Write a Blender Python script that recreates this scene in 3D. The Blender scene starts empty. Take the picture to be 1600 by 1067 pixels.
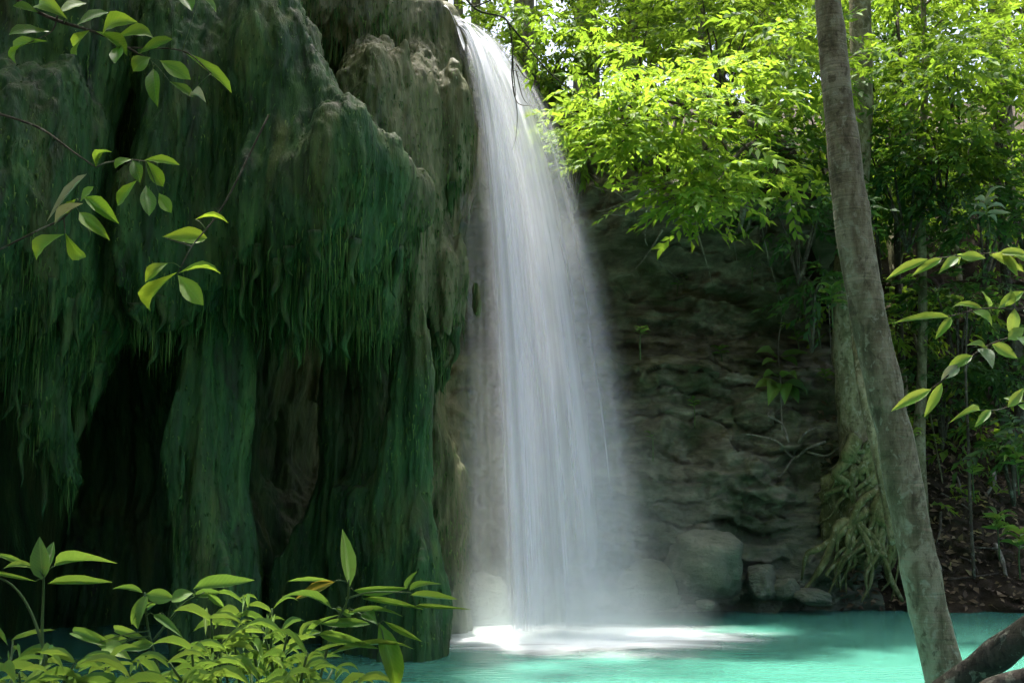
import bpy, math, random
import numpy as np
from mathutils import Vector, Matrix

random.seed(7)
RNG = np.random.default_rng(11)
SC = bpy.context.scene
COL = SC.collection

# ------------------------------------------------------------------ camera, world, sun, exposure
FPX, CX, CY = 1715.0, 800.0, 533.5          # focal length in pixels of the 1600 px wide photograph
TH = math.radians(7.53)
CAMZ = 1.5
cam_data = bpy.data.cameras.new('camera')
cam_data.sensor_width = 36.0
cam_data.lens = 36.0 * FPX / 1600.0
cam_data.clip_end = 2000.0
cam = bpy.data.objects.new('camera', cam_data)
COL.objects.link(cam)
cam.location = (0, 0, CAMZ)
cam.rotation_euler = (math.radians(90) + TH, 0, 0)
SC.camera = cam

SUN_AZ, SUN_EL = math.radians(-15), math.radians(76)      # high, a little behind the falls
SUN_DIR = Vector((math.sin(SUN_AZ) * math.cos(SUN_EL), math.cos(SUN_AZ) * math.cos(SUN_EL), math.sin(SUN_EL)))
world = bpy.data.worlds.new('World')
SC.world = world
world.use_nodes = True
wn = world.node_tree
sky = wn.nodes.new('ShaderNodeTexSky')
sky.sky_type = 'NISHITA'
sky.sun_disc = False
sky.sun_elevation = SUN_EL
sky.sun_rotation = SUN_AZ % (2 * math.pi)
sky.air_density, sky.dust_density, sky.ozone_density = 0.7, 6.0, 0.6
wn.nodes['Background'].inputs['Strength'].default_value = 0.15
wn.links.new(sky.outputs[0], wn.nodes['Background'].inputs['Color'])
sun_data = bpy.data.lights.new('sun', 'SUN')
sun_data.energy = 4.8
sun_data.angle = math.radians(3.0)          # sun through thin high cloud
sun_data.color = (1.0, 0.95, 0.86)
sun = bpy.data.objects.new('sun', sun_data)
COL.objects.link(sun)
sun.rotation_euler = SUN_DIR.to_track_quat('Z', 'Y').to_euler()
SC.view_settings.view_transform = 'Standard'
SC.view_settings.look = 'None'
SC.view_settings.gamma = 1.0
SC.view_settings.use_curve_mapping = False
SC.view_settings.exposure = 1.7
SC.render.engine = 'CYCLES'
cy = SC.cycles
cy.use_denoising = True
cy.use_adaptive_sampling = True
cy.adaptive_threshold = 0.05
cy.adaptive_min_samples = 16
cy.max_bounces = 6
cy.diffuse_bounces = 3
cy.glossy_bounces = 2
cy.transmission_bounces = 4
cy.volume_bounces = 1
cy.transparent_max_bounces = 24
cy.sample_clamp_indirect = 6.0
cy.caustics_reflective = False
cy.caustics_refractive = False
cy.volume_step_rate = 3.0

# ------------------------------------------------------------------ helpers
CT, ST = math.cos(TH), math.sin(TH)


def P(px, py, Y):
    """a point of the place seen at pixel (px, py) of the photograph, Y metres in front of the camera"""
    u, v = (px - CX) / FPX, (CY - py) / FPX
    t = Y / (CT - v * ST)
    return Vector((u * t, Y, CAMZ + t * (ST + v * CT)))


def _hash(ix, iy, iz, seed):
    h = (ix * np.int64(374761393) + iy * np.int64(668265263) + iz * np.int64(2147483647 - 58) + np.int64(seed * 974711 + 13)) & 0xffffffff
    h = ((h ^ (h >> 13)) * 1274126177) & 0xffffffff
    h = ((h ^ (h >> 16)) * 2246822519) & 0xffffffff
    return ((h ^ (h >> 15)) & 0xffff).astype(np.float32) / 32767.5 - 1.0


def vnoise(p, seed=0):
    p = np.asarray(p, np.float32)
    f = np.floor(p)
    i = f.astype(np.int64)
    w = p - f
    w = w * w * (3 - 2 * w)
    out = 0
    for dx in (0, 1):
        wx = w[:, 0] if dx else 1 - w[:, 0]
        for dy in (0, 1):
            wy = w[:, 1] if dy else 1 - w[:, 1]
            for dz in (0, 1):
                wz = w[:, 2] if dz else 1 - w[:, 2]
                out = out + wx * wy * wz * _hash(i[:, 0] + dx, i[:, 1] + dy, i[:, 2] + dz, seed)
    return out


def fbm(p, octaves=3, seed=0, gain=0.5):
    p = np.asarray(p, np.float32)
    a, s = 1.0, 0
    for k in range(octaves):
        s = s + a * vnoise(p * (2.03 ** k) + 7.1 * k, seed + k)
        a *= gain
    return s


def sstep(a, b, x):
    t = np.clip((x - a) / (b - a), 0, 1)
    return t * t * (3 - 2 * t)


def link(o, parent=None):
    COL.objects.link(o)
    if parent is not None:
        o.parent = parent
    return o


def new_mesh(name, verts, faces, mat=None, smooth=True, uv=None):
    me = bpy.data.meshes.new(name)
    verts = np.asarray(verts, np.float32)
    if isinstance(faces, np.ndarray):
        k = faces.shape[1]
        me.vertices.add(len(verts))
        me.vertices.foreach_set('co', verts.ravel())
        me.loops.add(faces.size)
        me.loops.foreach_set('vertex_index', faces.astype(np.int32).ravel())
        me.polygons.add(len(faces))
        me.polygons.foreach_set('loop_start', np.arange(0, faces.size, k, dtype=np.int32))
        me.update(calc_edges=True)
        me.validate()
    else:
        me.from_pydata([tuple(map(float, v)) for v in verts], [], faces)
    if smooth:
        me.polygons.foreach_set('use_smooth', np.ones(len(me.polygons), bool))
    if uv is not None:
        lay = me.uv_layers.new(name='UVMap')
        idx = np.empty(len(me.loops), np.int32)
        me.loops.foreach_get('vertex_index', idx)
        lay.data.foreach_set('uv', np.asarray(uv, np.float32)[idx].ravel())
    if mat is not None:
        me.materials.append(mat)
    return me


def mesh_obj(name, verts, faces, mat, parent=None, smooth=True, uv=None):
    return link(bpy.data.objects.new(name, new_mesh(name, verts, faces, mat, smooth, uv)), parent)


def tag(o, label=None, cat=None, group=None, kind=None):
    if label:
        o['label'] = label
    if cat:
        o['category'] = cat
    if group:
        o['group'] = group
    if kind:
        o['kind'] = kind
    return o


def empty(name, loc=(0, 0, 0)):
    o = bpy.data.objects.new(name, None)
    o.empty_display_size = 0.2
    link(o)
    o.location = loc
    return o


def child(o, parent):
    """parent a world-space mesh object under an Empty that is only translated"""
    o.parent = parent
    o.matrix_parent_inverse = Matrix.Translation(-Vector(parent.location))
    return o


def smooth_path(pts, n):
    """Catmull-Rom through control points"""
    pts = [Vector(p) for p in pts]
    q = [pts[0] * 2 - pts[1]] + pts + [pts[-1] * 2 - pts[-2]]
    out = []
    seg = len(pts) - 1
    for k in range(n + 1):
        s = min(k / n * seg, seg - 1e-6)
        i = int(s)
        t = s - i
        a, b, c, d = q[i], q[i + 1], q[i + 2], q[i + 3]
        out.append(0.5 * ((2 * b) + (c - a) * t + (2 * a - 5 * b + 4 * c - d) * t * t + (3 * b - a - 3 * c + d) * t ** 3))
    return out


def tube(pts, radii, sides=8, bump=0.0, seed=0):
    """verts, faces of a closed tapering tube"""
    n = len(pts)
    rr = np.interp(np.linspace(0, 1, n), np.linspace(0, 1, len(radii)), radii)
    pv = np.array([tuple(p) for p in pts])
    tan = np.gradient(pv, axis=0)
    tan /= np.linalg.norm(tan, axis=1)[:, None] + 1e-9
    ref = np.array([0.0, 1.0, 0.0]) if abs(tan[0, 1]) < 0.8 else np.array([1.0, 0.0, 0.0])
    V = []
    for k in range(n):
        a = np.cross(tan[k], ref)
        a /= np.linalg.norm(a) + 1e-9
        b = np.cross(tan[k], a)
        ref = b if False else ref
        ang = np.linspace(0, 2 * math.pi, sides, endpoint=False)
        V.append(pv[k] + rr[k] * (np.cos(ang)[:, None] * a + np.sin(ang)[:, None] * b))
    V = np.concatenate(V)
    if bump:
        c = np.repeat(pv, sides, axis=0)
        d = V - c
        V = c + d * (1 + bump * fbm(V * 6.0 + seed * 3.7, 2, seed)[:, None])
    F = []
    for k in range(n - 1):
        for s in range(sides):
            s2 = (s + 1) % sides
            F.append((k * sides + s, k * sides + s2, (k + 1) * sides + s2, (k + 1) * sides + s))
    F.append(tuple(range(sides - 1, -1, -1)))
    F.append(tuple((n - 1) * sides + s for s in range(sides)))
    return V, F


def tube_obj(name, ctrl, radii, mat, parent=None, sides=8, n=None, bump=0.0, seed=0):
    n = n or max(4, 4 * (len(ctrl) - 1))
    V, F = tube(smooth_path(ctrl, n), radii, sides, bump, seed)
    o = mesh_obj(name, V, F, mat)
    if parent is not None:
        child(o, parent)
    return o


# ------------------------------------------------------------------ materials
class NT:
    def __init__(self, name):
        self.m = bpy.data.materials.new(name)
        self.m.use_nodes = True
        self.t = self.m.node_tree
        self.t.nodes.clear()
        self.out = self.t.nodes.new('ShaderNodeOutputMaterial')

    def n(self, typ, **kw):
        nd = self.t.nodes.new('ShaderNode' + typ)
        for k, v in kw.items():
            if k in nd.inputs.keys():
                self.set(nd.inputs[k], v)
            else:
                setattr(nd, k, v)
        return nd

    def set(self, sock, v):
        if isinstance(v, bpy.types.NodeSocket):
            self.t.links.new(v, sock)
        else:
            if isinstance(v, (tuple, list)) and len(v) == 3 and sock.type == 'RGBA':
                v = (*v, 1)
            sock.default_value = v

    def math(self, op, a, b=0.0, clamp=False):
        nd = self.t.nodes.new('ShaderNodeMath')
        nd.operation = op
        nd.use_clamp = clamp
        self.set(nd.inputs[0], a)
        self.set(nd.inputs[1], b)
        return nd.outputs[0]

    def ramp(self, fac, stops, interp='LINEAR'):
        nd = self.t.nodes.new('ShaderNodeValToRGB')
        nd.color_ramp.interpolation = interp
        el = nd.color_ramp.elements
        while len(el) < len(stops):
            el.new(0.5)
        for e, (p, c) in zip(el, stops):
            e.position = p
            e.color = (*c, 1) if len(c) == 3 else c
        self.set(nd.inputs[0], fac)
        return nd.outputs[0]

    def mix(self, fac, a, b, blend='MIX'):
        nd = self.t.nodes.new('ShaderNodeMix')
        nd.data_type = 'RGBA'
        nd.blend_type = blend
        self.set(nd.inputs['Factor'], fac)
        self.set(nd.inputs['A'], a) if False else self.set(nd.inputs[6], a)
        self.set(nd.inputs[7], b)
        return nd.outputs[2]

    def coords(self, scale=(1, 1, 1), kind='Object', loc=(0, 0, 0)):
        tc = self.t.nodes.new('ShaderNodeTexCoord')
        mp = self.t.nodes.new('ShaderNodeMapping')
        mp.inputs['Scale'].default_value = scale
        mp.inputs['Location'].default_value = loc
        self.t.links.new(tc.outputs[kind], mp.inputs[0])
        return mp.outputs[0]

    def noise(self, vec, scale=1.0, detail=4.0, rough=0.55, dist=0.0):
        nd = self.t.nodes.new('ShaderNodeTexNoise')
        nd.inputs['Scale'].default_value = scale
        nd.inputs['Detail'].default_value = detail
        nd.inputs['Roughness'].default_value = rough
        nd.inputs['Distortion'].default_value = dist
        self.t.links.new(vec, nd.inputs['Vector'])
        return nd.outputs[0]

    def bump(self, h, strength=0.5, dist=0.02, normal=None):
        nd = self.t.nodes.new('ShaderNodeBump')
        nd.inputs['Strength'].default_value = strength
        nd.inputs['Distance'].default_value = dist
        self.set(nd.inputs['Height'], h)
        if normal is not None:
            self.set(nd.inputs['Normal'], normal)
        return nd.outputs[0]

    def principled(self, color, rough=0.7, spec=0.3, normal=None, **kw):
        nd = self.t.nodes.new('ShaderNodeBsdfPrincipled')
        self.set(nd.inputs['Base Color'], color)
        self.set(nd.inputs['Roughness'], rough)
        self.set(nd.inputs['Specular IOR Level'], spec)
        if normal is not None:
            self.set(nd.inputs['Normal'], normal)
        for k, v in kw.items():
            self.set(nd.inputs[k], v)
        return nd.outputs[0]

    def surface(self, s):
        self.t.links.new(s, self.out.inputs['Surface'])
        return self.m


def mat_mossrock():
    t = NT('moss_rock')
    st = t.noise(t.coords((7, 7, 0.9)), 1.0, 3, 0.6, 0.3)          # vertical streaks
    fine = t.noise(t.coords((34, 34, 8)), 1.0, 3, 0.65)
    big = t.noise(t.coords((0.7, 0.7, 0.5)), 1.0, 3)
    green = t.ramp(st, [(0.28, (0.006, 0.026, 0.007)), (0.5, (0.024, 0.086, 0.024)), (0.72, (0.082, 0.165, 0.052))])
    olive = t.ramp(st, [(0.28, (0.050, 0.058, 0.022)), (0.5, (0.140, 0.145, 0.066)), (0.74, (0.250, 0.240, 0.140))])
    # the lobes next to the stream carry bare olive-grey travertine, the front ones deep green moss
    sep = t.n('SeparateXYZ')
    t.t.links.new(t.coords((1, 1, 1)), sep.inputs[0])
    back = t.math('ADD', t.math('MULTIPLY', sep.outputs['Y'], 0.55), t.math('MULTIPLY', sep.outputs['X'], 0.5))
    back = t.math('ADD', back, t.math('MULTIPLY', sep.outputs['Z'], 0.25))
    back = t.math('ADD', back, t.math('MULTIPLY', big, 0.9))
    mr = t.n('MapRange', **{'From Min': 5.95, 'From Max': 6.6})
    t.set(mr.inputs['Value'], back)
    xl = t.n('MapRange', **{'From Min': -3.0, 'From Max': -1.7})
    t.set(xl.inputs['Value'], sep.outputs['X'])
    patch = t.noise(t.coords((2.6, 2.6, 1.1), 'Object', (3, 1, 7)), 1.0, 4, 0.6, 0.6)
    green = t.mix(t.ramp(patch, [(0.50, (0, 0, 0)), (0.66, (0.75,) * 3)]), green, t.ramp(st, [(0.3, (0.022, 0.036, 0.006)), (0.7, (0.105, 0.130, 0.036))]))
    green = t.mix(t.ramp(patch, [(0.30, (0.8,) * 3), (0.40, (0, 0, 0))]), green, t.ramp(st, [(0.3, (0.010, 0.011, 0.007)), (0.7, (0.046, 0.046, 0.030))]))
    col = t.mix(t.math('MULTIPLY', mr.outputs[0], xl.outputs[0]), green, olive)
    geo = t.n('NewGeometry')
    nz = t.n('SeparateXYZ')
    t.t.links.new(geo.outputs['Normal'], nz.inputs[0])
    top = t.n('MapRange', **{'From Min': 0.35, 'From Max': 0.9})
    t.set(top.inputs['Value'], nz.outputs['Z'])
    col = t.mix(t.math('MULTIPLY', top.outputs[0], t.math('MULTIPLY', fine, 1.1)), col, (0.105, 0.110, 0.070))
    col = t.mix(t.math('MULTIPLY', fine, 0.75), col, t.mix(0.75, col, (0.0, 0.004, 0.0)), 'MIX')
    h = t.math('ADD', t.math('MULTIPLY', fine, 0.6), st)
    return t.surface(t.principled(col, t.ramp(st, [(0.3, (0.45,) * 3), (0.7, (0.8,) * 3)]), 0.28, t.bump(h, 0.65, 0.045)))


def mat_moss(name='moss_strand', dark=(0.008, 0.032, 0.006), mid=(0.034, 0.100, 0.022), pale=(0.15, 0.22, 0.06)):
    t = NT(name)
    geo = t.n('NewGeometry')
    big = t.noise(t.coords((0.9, 0.9, 0.6)), 1.0, 3)
    f = t.math('ADD', t.math('MULTIPLY', geo.outputs['Random Per Island'], 0.75), t.math('SUBTRACT', big, 0.38))
    col = t.ramp(f, [(0.1, dark), (0.55, mid), (0.95, pale)])
    d = t.principled(col, 0.75, 0.2)
    tr = t.n('BsdfTranslucent', Color=col)
    mx = t.n('MixShader', Fac=0.3)
    t.t.links.new(d, mx.inputs[1])
    t.t.links.new(tr.outputs[0], mx.inputs[2])
    return t.surface(mx.outputs[0])


def mat_limestone():
    t = NT('limestone')
    c1 = t.coords((1, 1, 1))
    a = t.noise(c1, 1.3, 6, 0.6)
    strata = t.noise(t.coords((1.6, 1.6, 6.5)), 1.0, 4, 0.65, 0.5)
    fine = t.noise(c1, 26, 4, 0.65)
    col = t.ramp(strata, [(0.25, (0.036, 0.033, 0.022)), (0.5, (0.185, 0.168, 0.112)), (0.75, (0.42, 0.385, 0.28))])
    moss = t.ramp(a, [(0.46, (0, 0, 0)), (0.60, (1, 1, 1))])
    col = t.mix(t.math('MULTIPLY', moss, 0.8), col, t.ramp(fine, [(0.3, (0.026, 0.044, 0.014)), (0.7, (0.085, 0.115, 0.038))]))
    # water-line algae tint: green-blue film on the wet foot of the wall
    sep = t.n('SeparateXYZ')
    t.t.links.new(c1, sep.inputs[0])
    mr = t.n('MapRange', **{'From Min': 2.0, 'From Max': 0.3, 'To Min': 0.0, 'To Max': 0.6})
    t.set(mr.inputs['Value'], t.math('ADD', sep.outputs['Z'], t.math('MULTIPLY', t.math('SUBTRACT', a, 0.5), 2.5)))
    col = t.mix(mr.outputs[0], col, (0.115, 0.155, 0.115))
    col = t.mix(t.math('MULTIPLY', fine, 0.8), col, t.mix(0.6, col, (0.004, 0.004, 0.003)))
    h = t.math('ADD', strata, t.math('MULTIPLY', fine, 0.45))
    return t.surface(t.principled(col, 0.75, 0.25, t.bump(h, 1.0, 0.07)))


def mat_soil():
    t = NT('forest_soil')
    a = t.noise(t.coords(), 3.0, 6, 0.6)
    f = t.noise(t.coords(), 40.0, 5, 0.7)
    col = t.ramp(a, [(0.3, (0.020, 0.015, 0.009)), (0.55, (0.058, 0.044, 0.027)), (0.75, (0.10, 0.082, 0.052))])
    col = t.mix(t.math('MULTIPLY', f, 0.7), col, (0.012, 0.010, 0.006))
    return t.surface(t.principled(col, 0.9, 0.15, t.bump(t.math('ADD', a, f), 0.8, 0.04)))


def mat_bark(name, dark, mid, pale, moss=0.3, scale=1.0):
    t = NT(name)
    st = t.noise(t.coords((9 * scale, 9 * scale, 2.5 * scale)), 1.0, 6, 0.65, 0.4)
    ring = t.noise(t.coords((3, 3, 26 * scale)), 1.0, 3, 0.5, 0.6)
    blot = t.noise(t.coords((3.2, 3.2, 2.2)), 1.0, 5, 0.6, 0.8)
    fine = t.noise(t.coords((60, 60, 30)), 1.0, 4, 0.7)
    col = t.ramp(st, [(0.3, dark), (0.52, mid), (0.75, pale)])
    col = t.mix(t.ramp(blot, [(0.54, (0, 0, 0)), (0.62, (0.75,) * 3)]), col, pale)            # lichen patches
    col = t.mix(t.math('MULTIPLY', t.ramp(blot, [(0.34, (1, 1, 1)), (0.45, (0, 0, 0))]), moss * 2), col, (0.040, 0.058, 0.018))
    spot = t.noise(t.coords((17, 17, 13)), 1.0, 4, 0.65, 0.5)
    col = t.mix(t.ramp(spot, [(0.56, (0, 0, 0)), (0.63, (0.7,) * 3)]), col, t.mix(0.5, pale, (0.30, 0.32, 0.26)))
    col = t.mix(t.ramp(spot, [(0.36, (0.75,) * 3), (0.44, (0, 0, 0))]), col, dark)
    col = t.mix(t.math('MULTIPLY', fine, 0.7), col, t.mix(0.6, col, (0.005, 0.005, 0.004)))
    h = t.math('ADD', t.math('ADD', st, t.math('MULTIPLY', ring, 0.8)), t.math('MULTIPLY', fine, 0.3))
    return t.surface(t.principled(col, 0.85, 0.2, t.bump(h, 0.8, 0.02)))


def mat_leaf(name, stops, transl=0.42, tcol=(0.32, 0.48, 0.03), rough=0.42, veins=False, per='island', spec=0.35):
    t = NT(name)
    if per == 'island':
        r = t.n('NewGeometry').outputs['Random Per Island']
    else:
        r = t.n('ObjectInfo').outputs['Random']
    big = t.noise(t.coords((0.9,) * 3), 1.0, 2)
    col = t.ramp(t.math('ADD', t.math('MULTIPLY', r, 0.8), t.math('MULTIPLY', t.math('SUBTRACT', big, 0.4), 0.7)), stops)
    nrm = None
    if veins:
        uvc = t.coords((1, 1, 1), 'UV')
        sp = t.n('SeparateXYZ')
        t.t.links.new(uvc, sp.inputs[0])
        ax = t.math('ABSOLUTE', t.math('SUBTRACT', sp.outputs['Y'], 0.5))
        mid = t.n('MapRange', **{'From Min': 0.0, 'From Max': 0.035, 'To Min': 1.0, 'To Max': 0.0})
        t.set(mid.inputs['Value'], ax)
        side = t.math('SINE', t.math('MULTIPLY', t.math('SUBTRACT', sp.outputs['X'], t.math('MULTIPLY', ax, 0.55)), 75.0))
        vs = t.math('MULTIPLY', t.math('POWER', t.math('MULTIPLY', t.math('ADD', side, 1.0), 0.5), 6.0), 0.35)
        v = t.math('ADD', mid.outputs[0], vs, True)
        blot = t.noise(t.coords((14, 14, 14)), 1.0, 4)
        col = t.mix(t.math('MULTIPLY', blot, 0.5), col, t.mix(0.45, col, (0.01, 0.03, 0.005)))
        col = t.mix(t.math('MULTIPLY', v, 0.35), col, (0.20, 0.30, 0.09))
        wear = t.noise(t.coords((5, 5, 5)), 1.0, 3, 0.7)
        rim = t.math('ADD', wear, t.math('MULTIPLY', ax, 0.25))
        col = t.mix(t.ramp(rim, [(0.68, (0, 0, 0)), (0.74, (0.7,) * 3)]), col, (0.13, 0.085, 0.03))
        nrm = t.bump(v, 0.25, 0.004)
    p = t.principled(col, rough, spec, nrm)
    tc = t.mix(0.55, t.mix(1.0, col, (2.6, 2.3, 1.2), 'MULTIPLY'), tcol)
    tr = t.n('BsdfTranslucent', Color=tc)
    mx = t.n('MixShader', Fac=transl)
    t.t.links.new(p, mx.inputs[1])
    t.t.links.new(tr.outputs[0], mx.inputs[2])
    return t.surface(mx.outputs[0])


def mat_water():
    t = NT('turquoise_water')
    c = t.coords((1.0, 2.2, 1))
    n1 = t.noise(c, 0.45, 4, 0.5, 0.5)
    n2 = t.noise(t.coords((1.5, 4.5, 1)), 2.2, 3, 0.5, 0.3)
    col = t.ramp(n1, [(0.25, (0.040, 0.175, 0.130)), (0.75, (0.070, 0.240, 0.186))])
    h = t.math('ADD', t.math('MULTIPLY', n1, 0.6), t.math('MULTIPLY', n2, 0.4))
    return t.surface(t.principled(col, 0.24, 0.45, t.bump(h, 0.07, 0.08), IOR=1.33))


def mat_falls(name, dens, seed, sx=26.0):
    """white falling water: fine streaks that follow the fall, open between them"""
    t = NT(name)
    uvm = t.coords((1, 1, 1), 'UV')
    sp = t.n('SeparateXYZ')
    t.t.links.new(uvm, sp.inputs[0])
    u, v = sp.outputs['X'], sp.outputs['Y']
    s1 = t.noise(t.coords((sx, 0.7, 1), 'UV', (seed * 3.1, seed, 0)), 1.0, 4, 0.6)
    s2 = t.noise(t.coords((sx * 0.22, 0.5, 1), 'UV', (seed * 1.7, seed * 2, 0)), 1.0, 2, 0.5)
    s3 = t.noise(t.coords((sx * 5, 9, 1), 'UV', (seed, seed * 5, 0)), 1.0, 3, 0.6)
    s = t.math('ADD', t.math('MULTIPLY', s1, 0.55), t.math('ADD', t.math('MULTIPLY', s2, 0.75), t.math('MULTIPLY', s3, 0.15)))
    a = t.n('MapRange', **{'From Min': 0.50, 'From Max': 0.90})
    t.set(a.inputs['Value'], s)
    prof = t.ramp(u, [(0.0, (0, 0, 0)), (0.07, (0.55,) * 3), (0.16, (1, 1, 1)), (0.42, (0.95,) * 3), (0.72, (0.75,) * 3), (1.0, (0, 0, 0))], 'EASE')
    vert = t.ramp(v, [(0.0, (1, 1, 1)), (0.12, (1, 1, 1)), (0.55, (0.85,) * 3), (0.86, (0.75,) * 3), (1.0, (0.4,) * 3)])
    al = t.math('MULTIPLY', t.math('MULTIPLY', a.outputs[0], prof), t.math('MULTIPLY', vert, dens), True)
    # a froth of drops has no single facing: tilt the shading normal upwards
    geo = t.n('NewGeometry')
    va = t.n('VectorMath', operation='ADD')
    t.t.links.new(geo.outputs['Normal'], va.inputs[0])
    va.inputs[1].default_value = (0, 0, 1.1)
    vn = t.n('VectorMath', operation='NORMALIZE')
    t.t.links.new(va.outputs[0], vn.inputs[0])
    d = t.n('BsdfDiffuse', Color=(0.90, 0.925, 0.99), Normal=vn.outputs[0])
    tr = t.n('BsdfTranslucent', Color=(0.88, 0.91, 0.98))
    m1 = t.n('MixShader', Fac=0.3)
    t.t.links.new(d.outputs[0], m1.inputs[1])
    t.t.links.new(tr.outputs[0], m1.inputs[2])
    m2 = t.n('MixShader')
    t.set(m2.inputs[0], al)
    t.t.links.new(t.n('BsdfTransparent').outputs[0], m2.inputs[1])
    t.t.links.new(m1.outputs[0], m2.inputs[2])
    return t.surface(m2.outputs[0])


def mat_foam():
    t = NT('foam')
    sp = t.n('SeparateXYZ')
    t.t.links.new(t.coords((1, 1, 1), 'UV'), sp.inputs[0])
    r = sp.outputs['X']
    n1 = t.noise(t.coords((0.8, 1.7, 1)), 1.4, 4, 0.55, 0.6)
    a = t.math('SUBTRACT', t.math('ADD', t.math('SUBTRACT', 1.0, r), t.math('MULTIPLY', t.math('SUBTRACT', n1, 0.5), 0.8)), 0.2)
    a = t.math('MULTIPLY', t.math('POWER', t.math('MAXIMUM', a, 0.0), 1.6), 3.6, True)
    edge = t.n('MapRange', **{'From Min': 1.0, 'From Max': 0.45})
    t.set(edge.inputs['Value'], r)
    a = t.math('MULTIPLY', a, edge.outputs[0], True)
    d = t.principled((0.86, 0.91, 0.92), 0.6, 0.3)
    m2 = t.n('MixShader')
    t.set(m2.inputs[0], a)
    t.t.links.new(t.n('BsdfTransparent').outputs[0], m2.inputs[1])
    t.t.links.new(d, m2.inputs[2])
    return t.surface(m2.outputs[0])


def mat_mist(dens):
    t = NT('mist')
    g = t.n('VectorMath', operation='LENGTH')
    t.t.links.new(t.coords((1, 1, 1)), g.inputs[0])
    f = t.n('MapRange', **{'From Min': 1.0, 'From Max': 0.0})
    t.set(f.inputs['Value'], g.outputs['Value'])
    n = t.noise(t.coords((2.2, 2.2, 1.6)), 1.0, 2, 0.5)
    d = t.math('MULTIPLY', t.math('POWER', f.outputs[0], 1.8), t.math('MULTIPLY', t.math('ADD', n, 0.1), dens))
    pv = t.t.nodes.new('ShaderNodeVolumePrincipled')
    pv.inputs['Color'].default_value = (0.84, 0.97, 0.97, 1)  # tint stands in for bounce light off the turquoise pool
    pv.inputs['Anisotropy'].default_value = 0.2
    t.set(pv.inputs['Density'], d)
    t.t.links.new(pv.outputs[0], t.out.inputs['Volume'])
    return t.m


M_ROCK = mat_mossrock()
M_MOSS = mat_moss()
M_DRIP = mat_moss('drip_moss', (0.020, 0.052, 0.020), (0.055, 0.110, 0.045), (0.17, 0.21, 0.10))
M_LIME = mat_limestone()
M_SOIL = mat_soil()
M_BARK = mat_bark('grey_bark', (0.070, 0.058, 0.036), (0.180, 0.155, 0.104), (0.30, 0.275, 0.205), 0.25, 1.4)
M_BARK2 = mat_bark('mossy_bark', (0.080, 0.074, 0.036), (0.210, 0.195, 0.105), (0.36, 0.34, 0.22), 0.3)
M_TWIG = mat_bark('twig_bark', (0.030, 0.024, 0.018), (0.075, 0.062, 0.046), (0.15, 0.13, 0.10), 0.1)
M_DEAD = mat_bark('bleached_wood', (0.10, 0.088, 0.068), (0.21, 0.19, 0.15), (0.34, 0.32, 0.27), 0.05)
M_ROOT = mat_bark('root_bark', (0.045, 0.055, 0.018), (0.130, 0.140, 0.050), (0.25, 0.25, 0.12), 0.4)
M_LOG = mat_bark('wet_log', (0.010, 0.008, 0.007), (0.034, 0.028, 0.023), (0.075, 0.065, 0.055), 0.1)
LUSH = [(0.05, (0.020, 0.060, 0.012)), (0.45, (0.050, 0.125, 0.020)), (0.8, (0.095, 0.180, 0.025)), (1.0, (0.15, 0.23, 0.03))]
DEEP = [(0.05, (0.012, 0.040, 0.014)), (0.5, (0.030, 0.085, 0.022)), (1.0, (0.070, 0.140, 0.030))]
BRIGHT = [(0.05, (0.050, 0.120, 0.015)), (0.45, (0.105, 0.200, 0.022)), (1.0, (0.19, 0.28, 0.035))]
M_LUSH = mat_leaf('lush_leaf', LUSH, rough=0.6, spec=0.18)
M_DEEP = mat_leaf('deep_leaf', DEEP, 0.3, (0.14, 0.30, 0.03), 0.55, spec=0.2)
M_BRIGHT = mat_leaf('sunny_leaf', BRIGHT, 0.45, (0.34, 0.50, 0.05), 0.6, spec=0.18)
M_NEAR = mat_leaf('shrub_leaf', [(0.05, (0.040, 0.110, 0.020)), (0.5, (0.105, 0.200, 0.034)), (1.0, (0.20, 0.28, 0.055))], 0.32, (0.24, 0.40, 0.06), 0.52, True, 'object')
M_HANG = mat_leaf('hanging_leaf', [(0.05, (0.016, 0.060, 0.010)), (0.5, (0.050, 0.130, 0.014)), (1.0, (0.15, 0.22, 0.03))], 0.4, (0.28, 0.45, 0.03), 0.4, True, 'object')
M_SPRAY = mat_leaf('spray_leaf', [(0.05, (0.07, 0.15, 0.03)), (0.5, (0.14, 0.22, 0.05)), (1.0, (0.24, 0.30, 0.10))], 0.35, (0.36, 0.46, 0.06), 0.35, True, 'object', 0.5)
M_RUST = mat_leaf('rusting_leaf', [(0.2, (0.14, 0.15, 0.03)), (0.9, (0.22, 0.13, 0.03))], 0.35, (0.5, 0.3, 0.04), 0.5, True, 'object')
M_PALE = mat_leaf('pale_leaf', [(0.2, (0.22, 0.25, 0.18)), (0.9, (0.36, 0.38, 0.30))], 0.2, (0.35, 0.4, 0.2), 0.4, True, 'object')
M_STEM = mat_leaf('green_stem', [(0.2, (0.030, 0.070, 0.018)), (0.9, (0.07, 0.12, 0.03))], 0.1, (0.2, 0.3, 0.05), 0.5, False, 'object')
M_LITTER = mat_leaf('leaf_litter', [(0.1, (0.030, 0.020, 0.010)), (0.5, (0.095, 0.066, 0.035)), (0.85, (0.20, 0.15, 0.085)), (1.0, (0.30, 0.25, 0.07))], 0.1, (0.2, 0.15, 0.05), 0.7)
M_WATER = mat_water()

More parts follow.
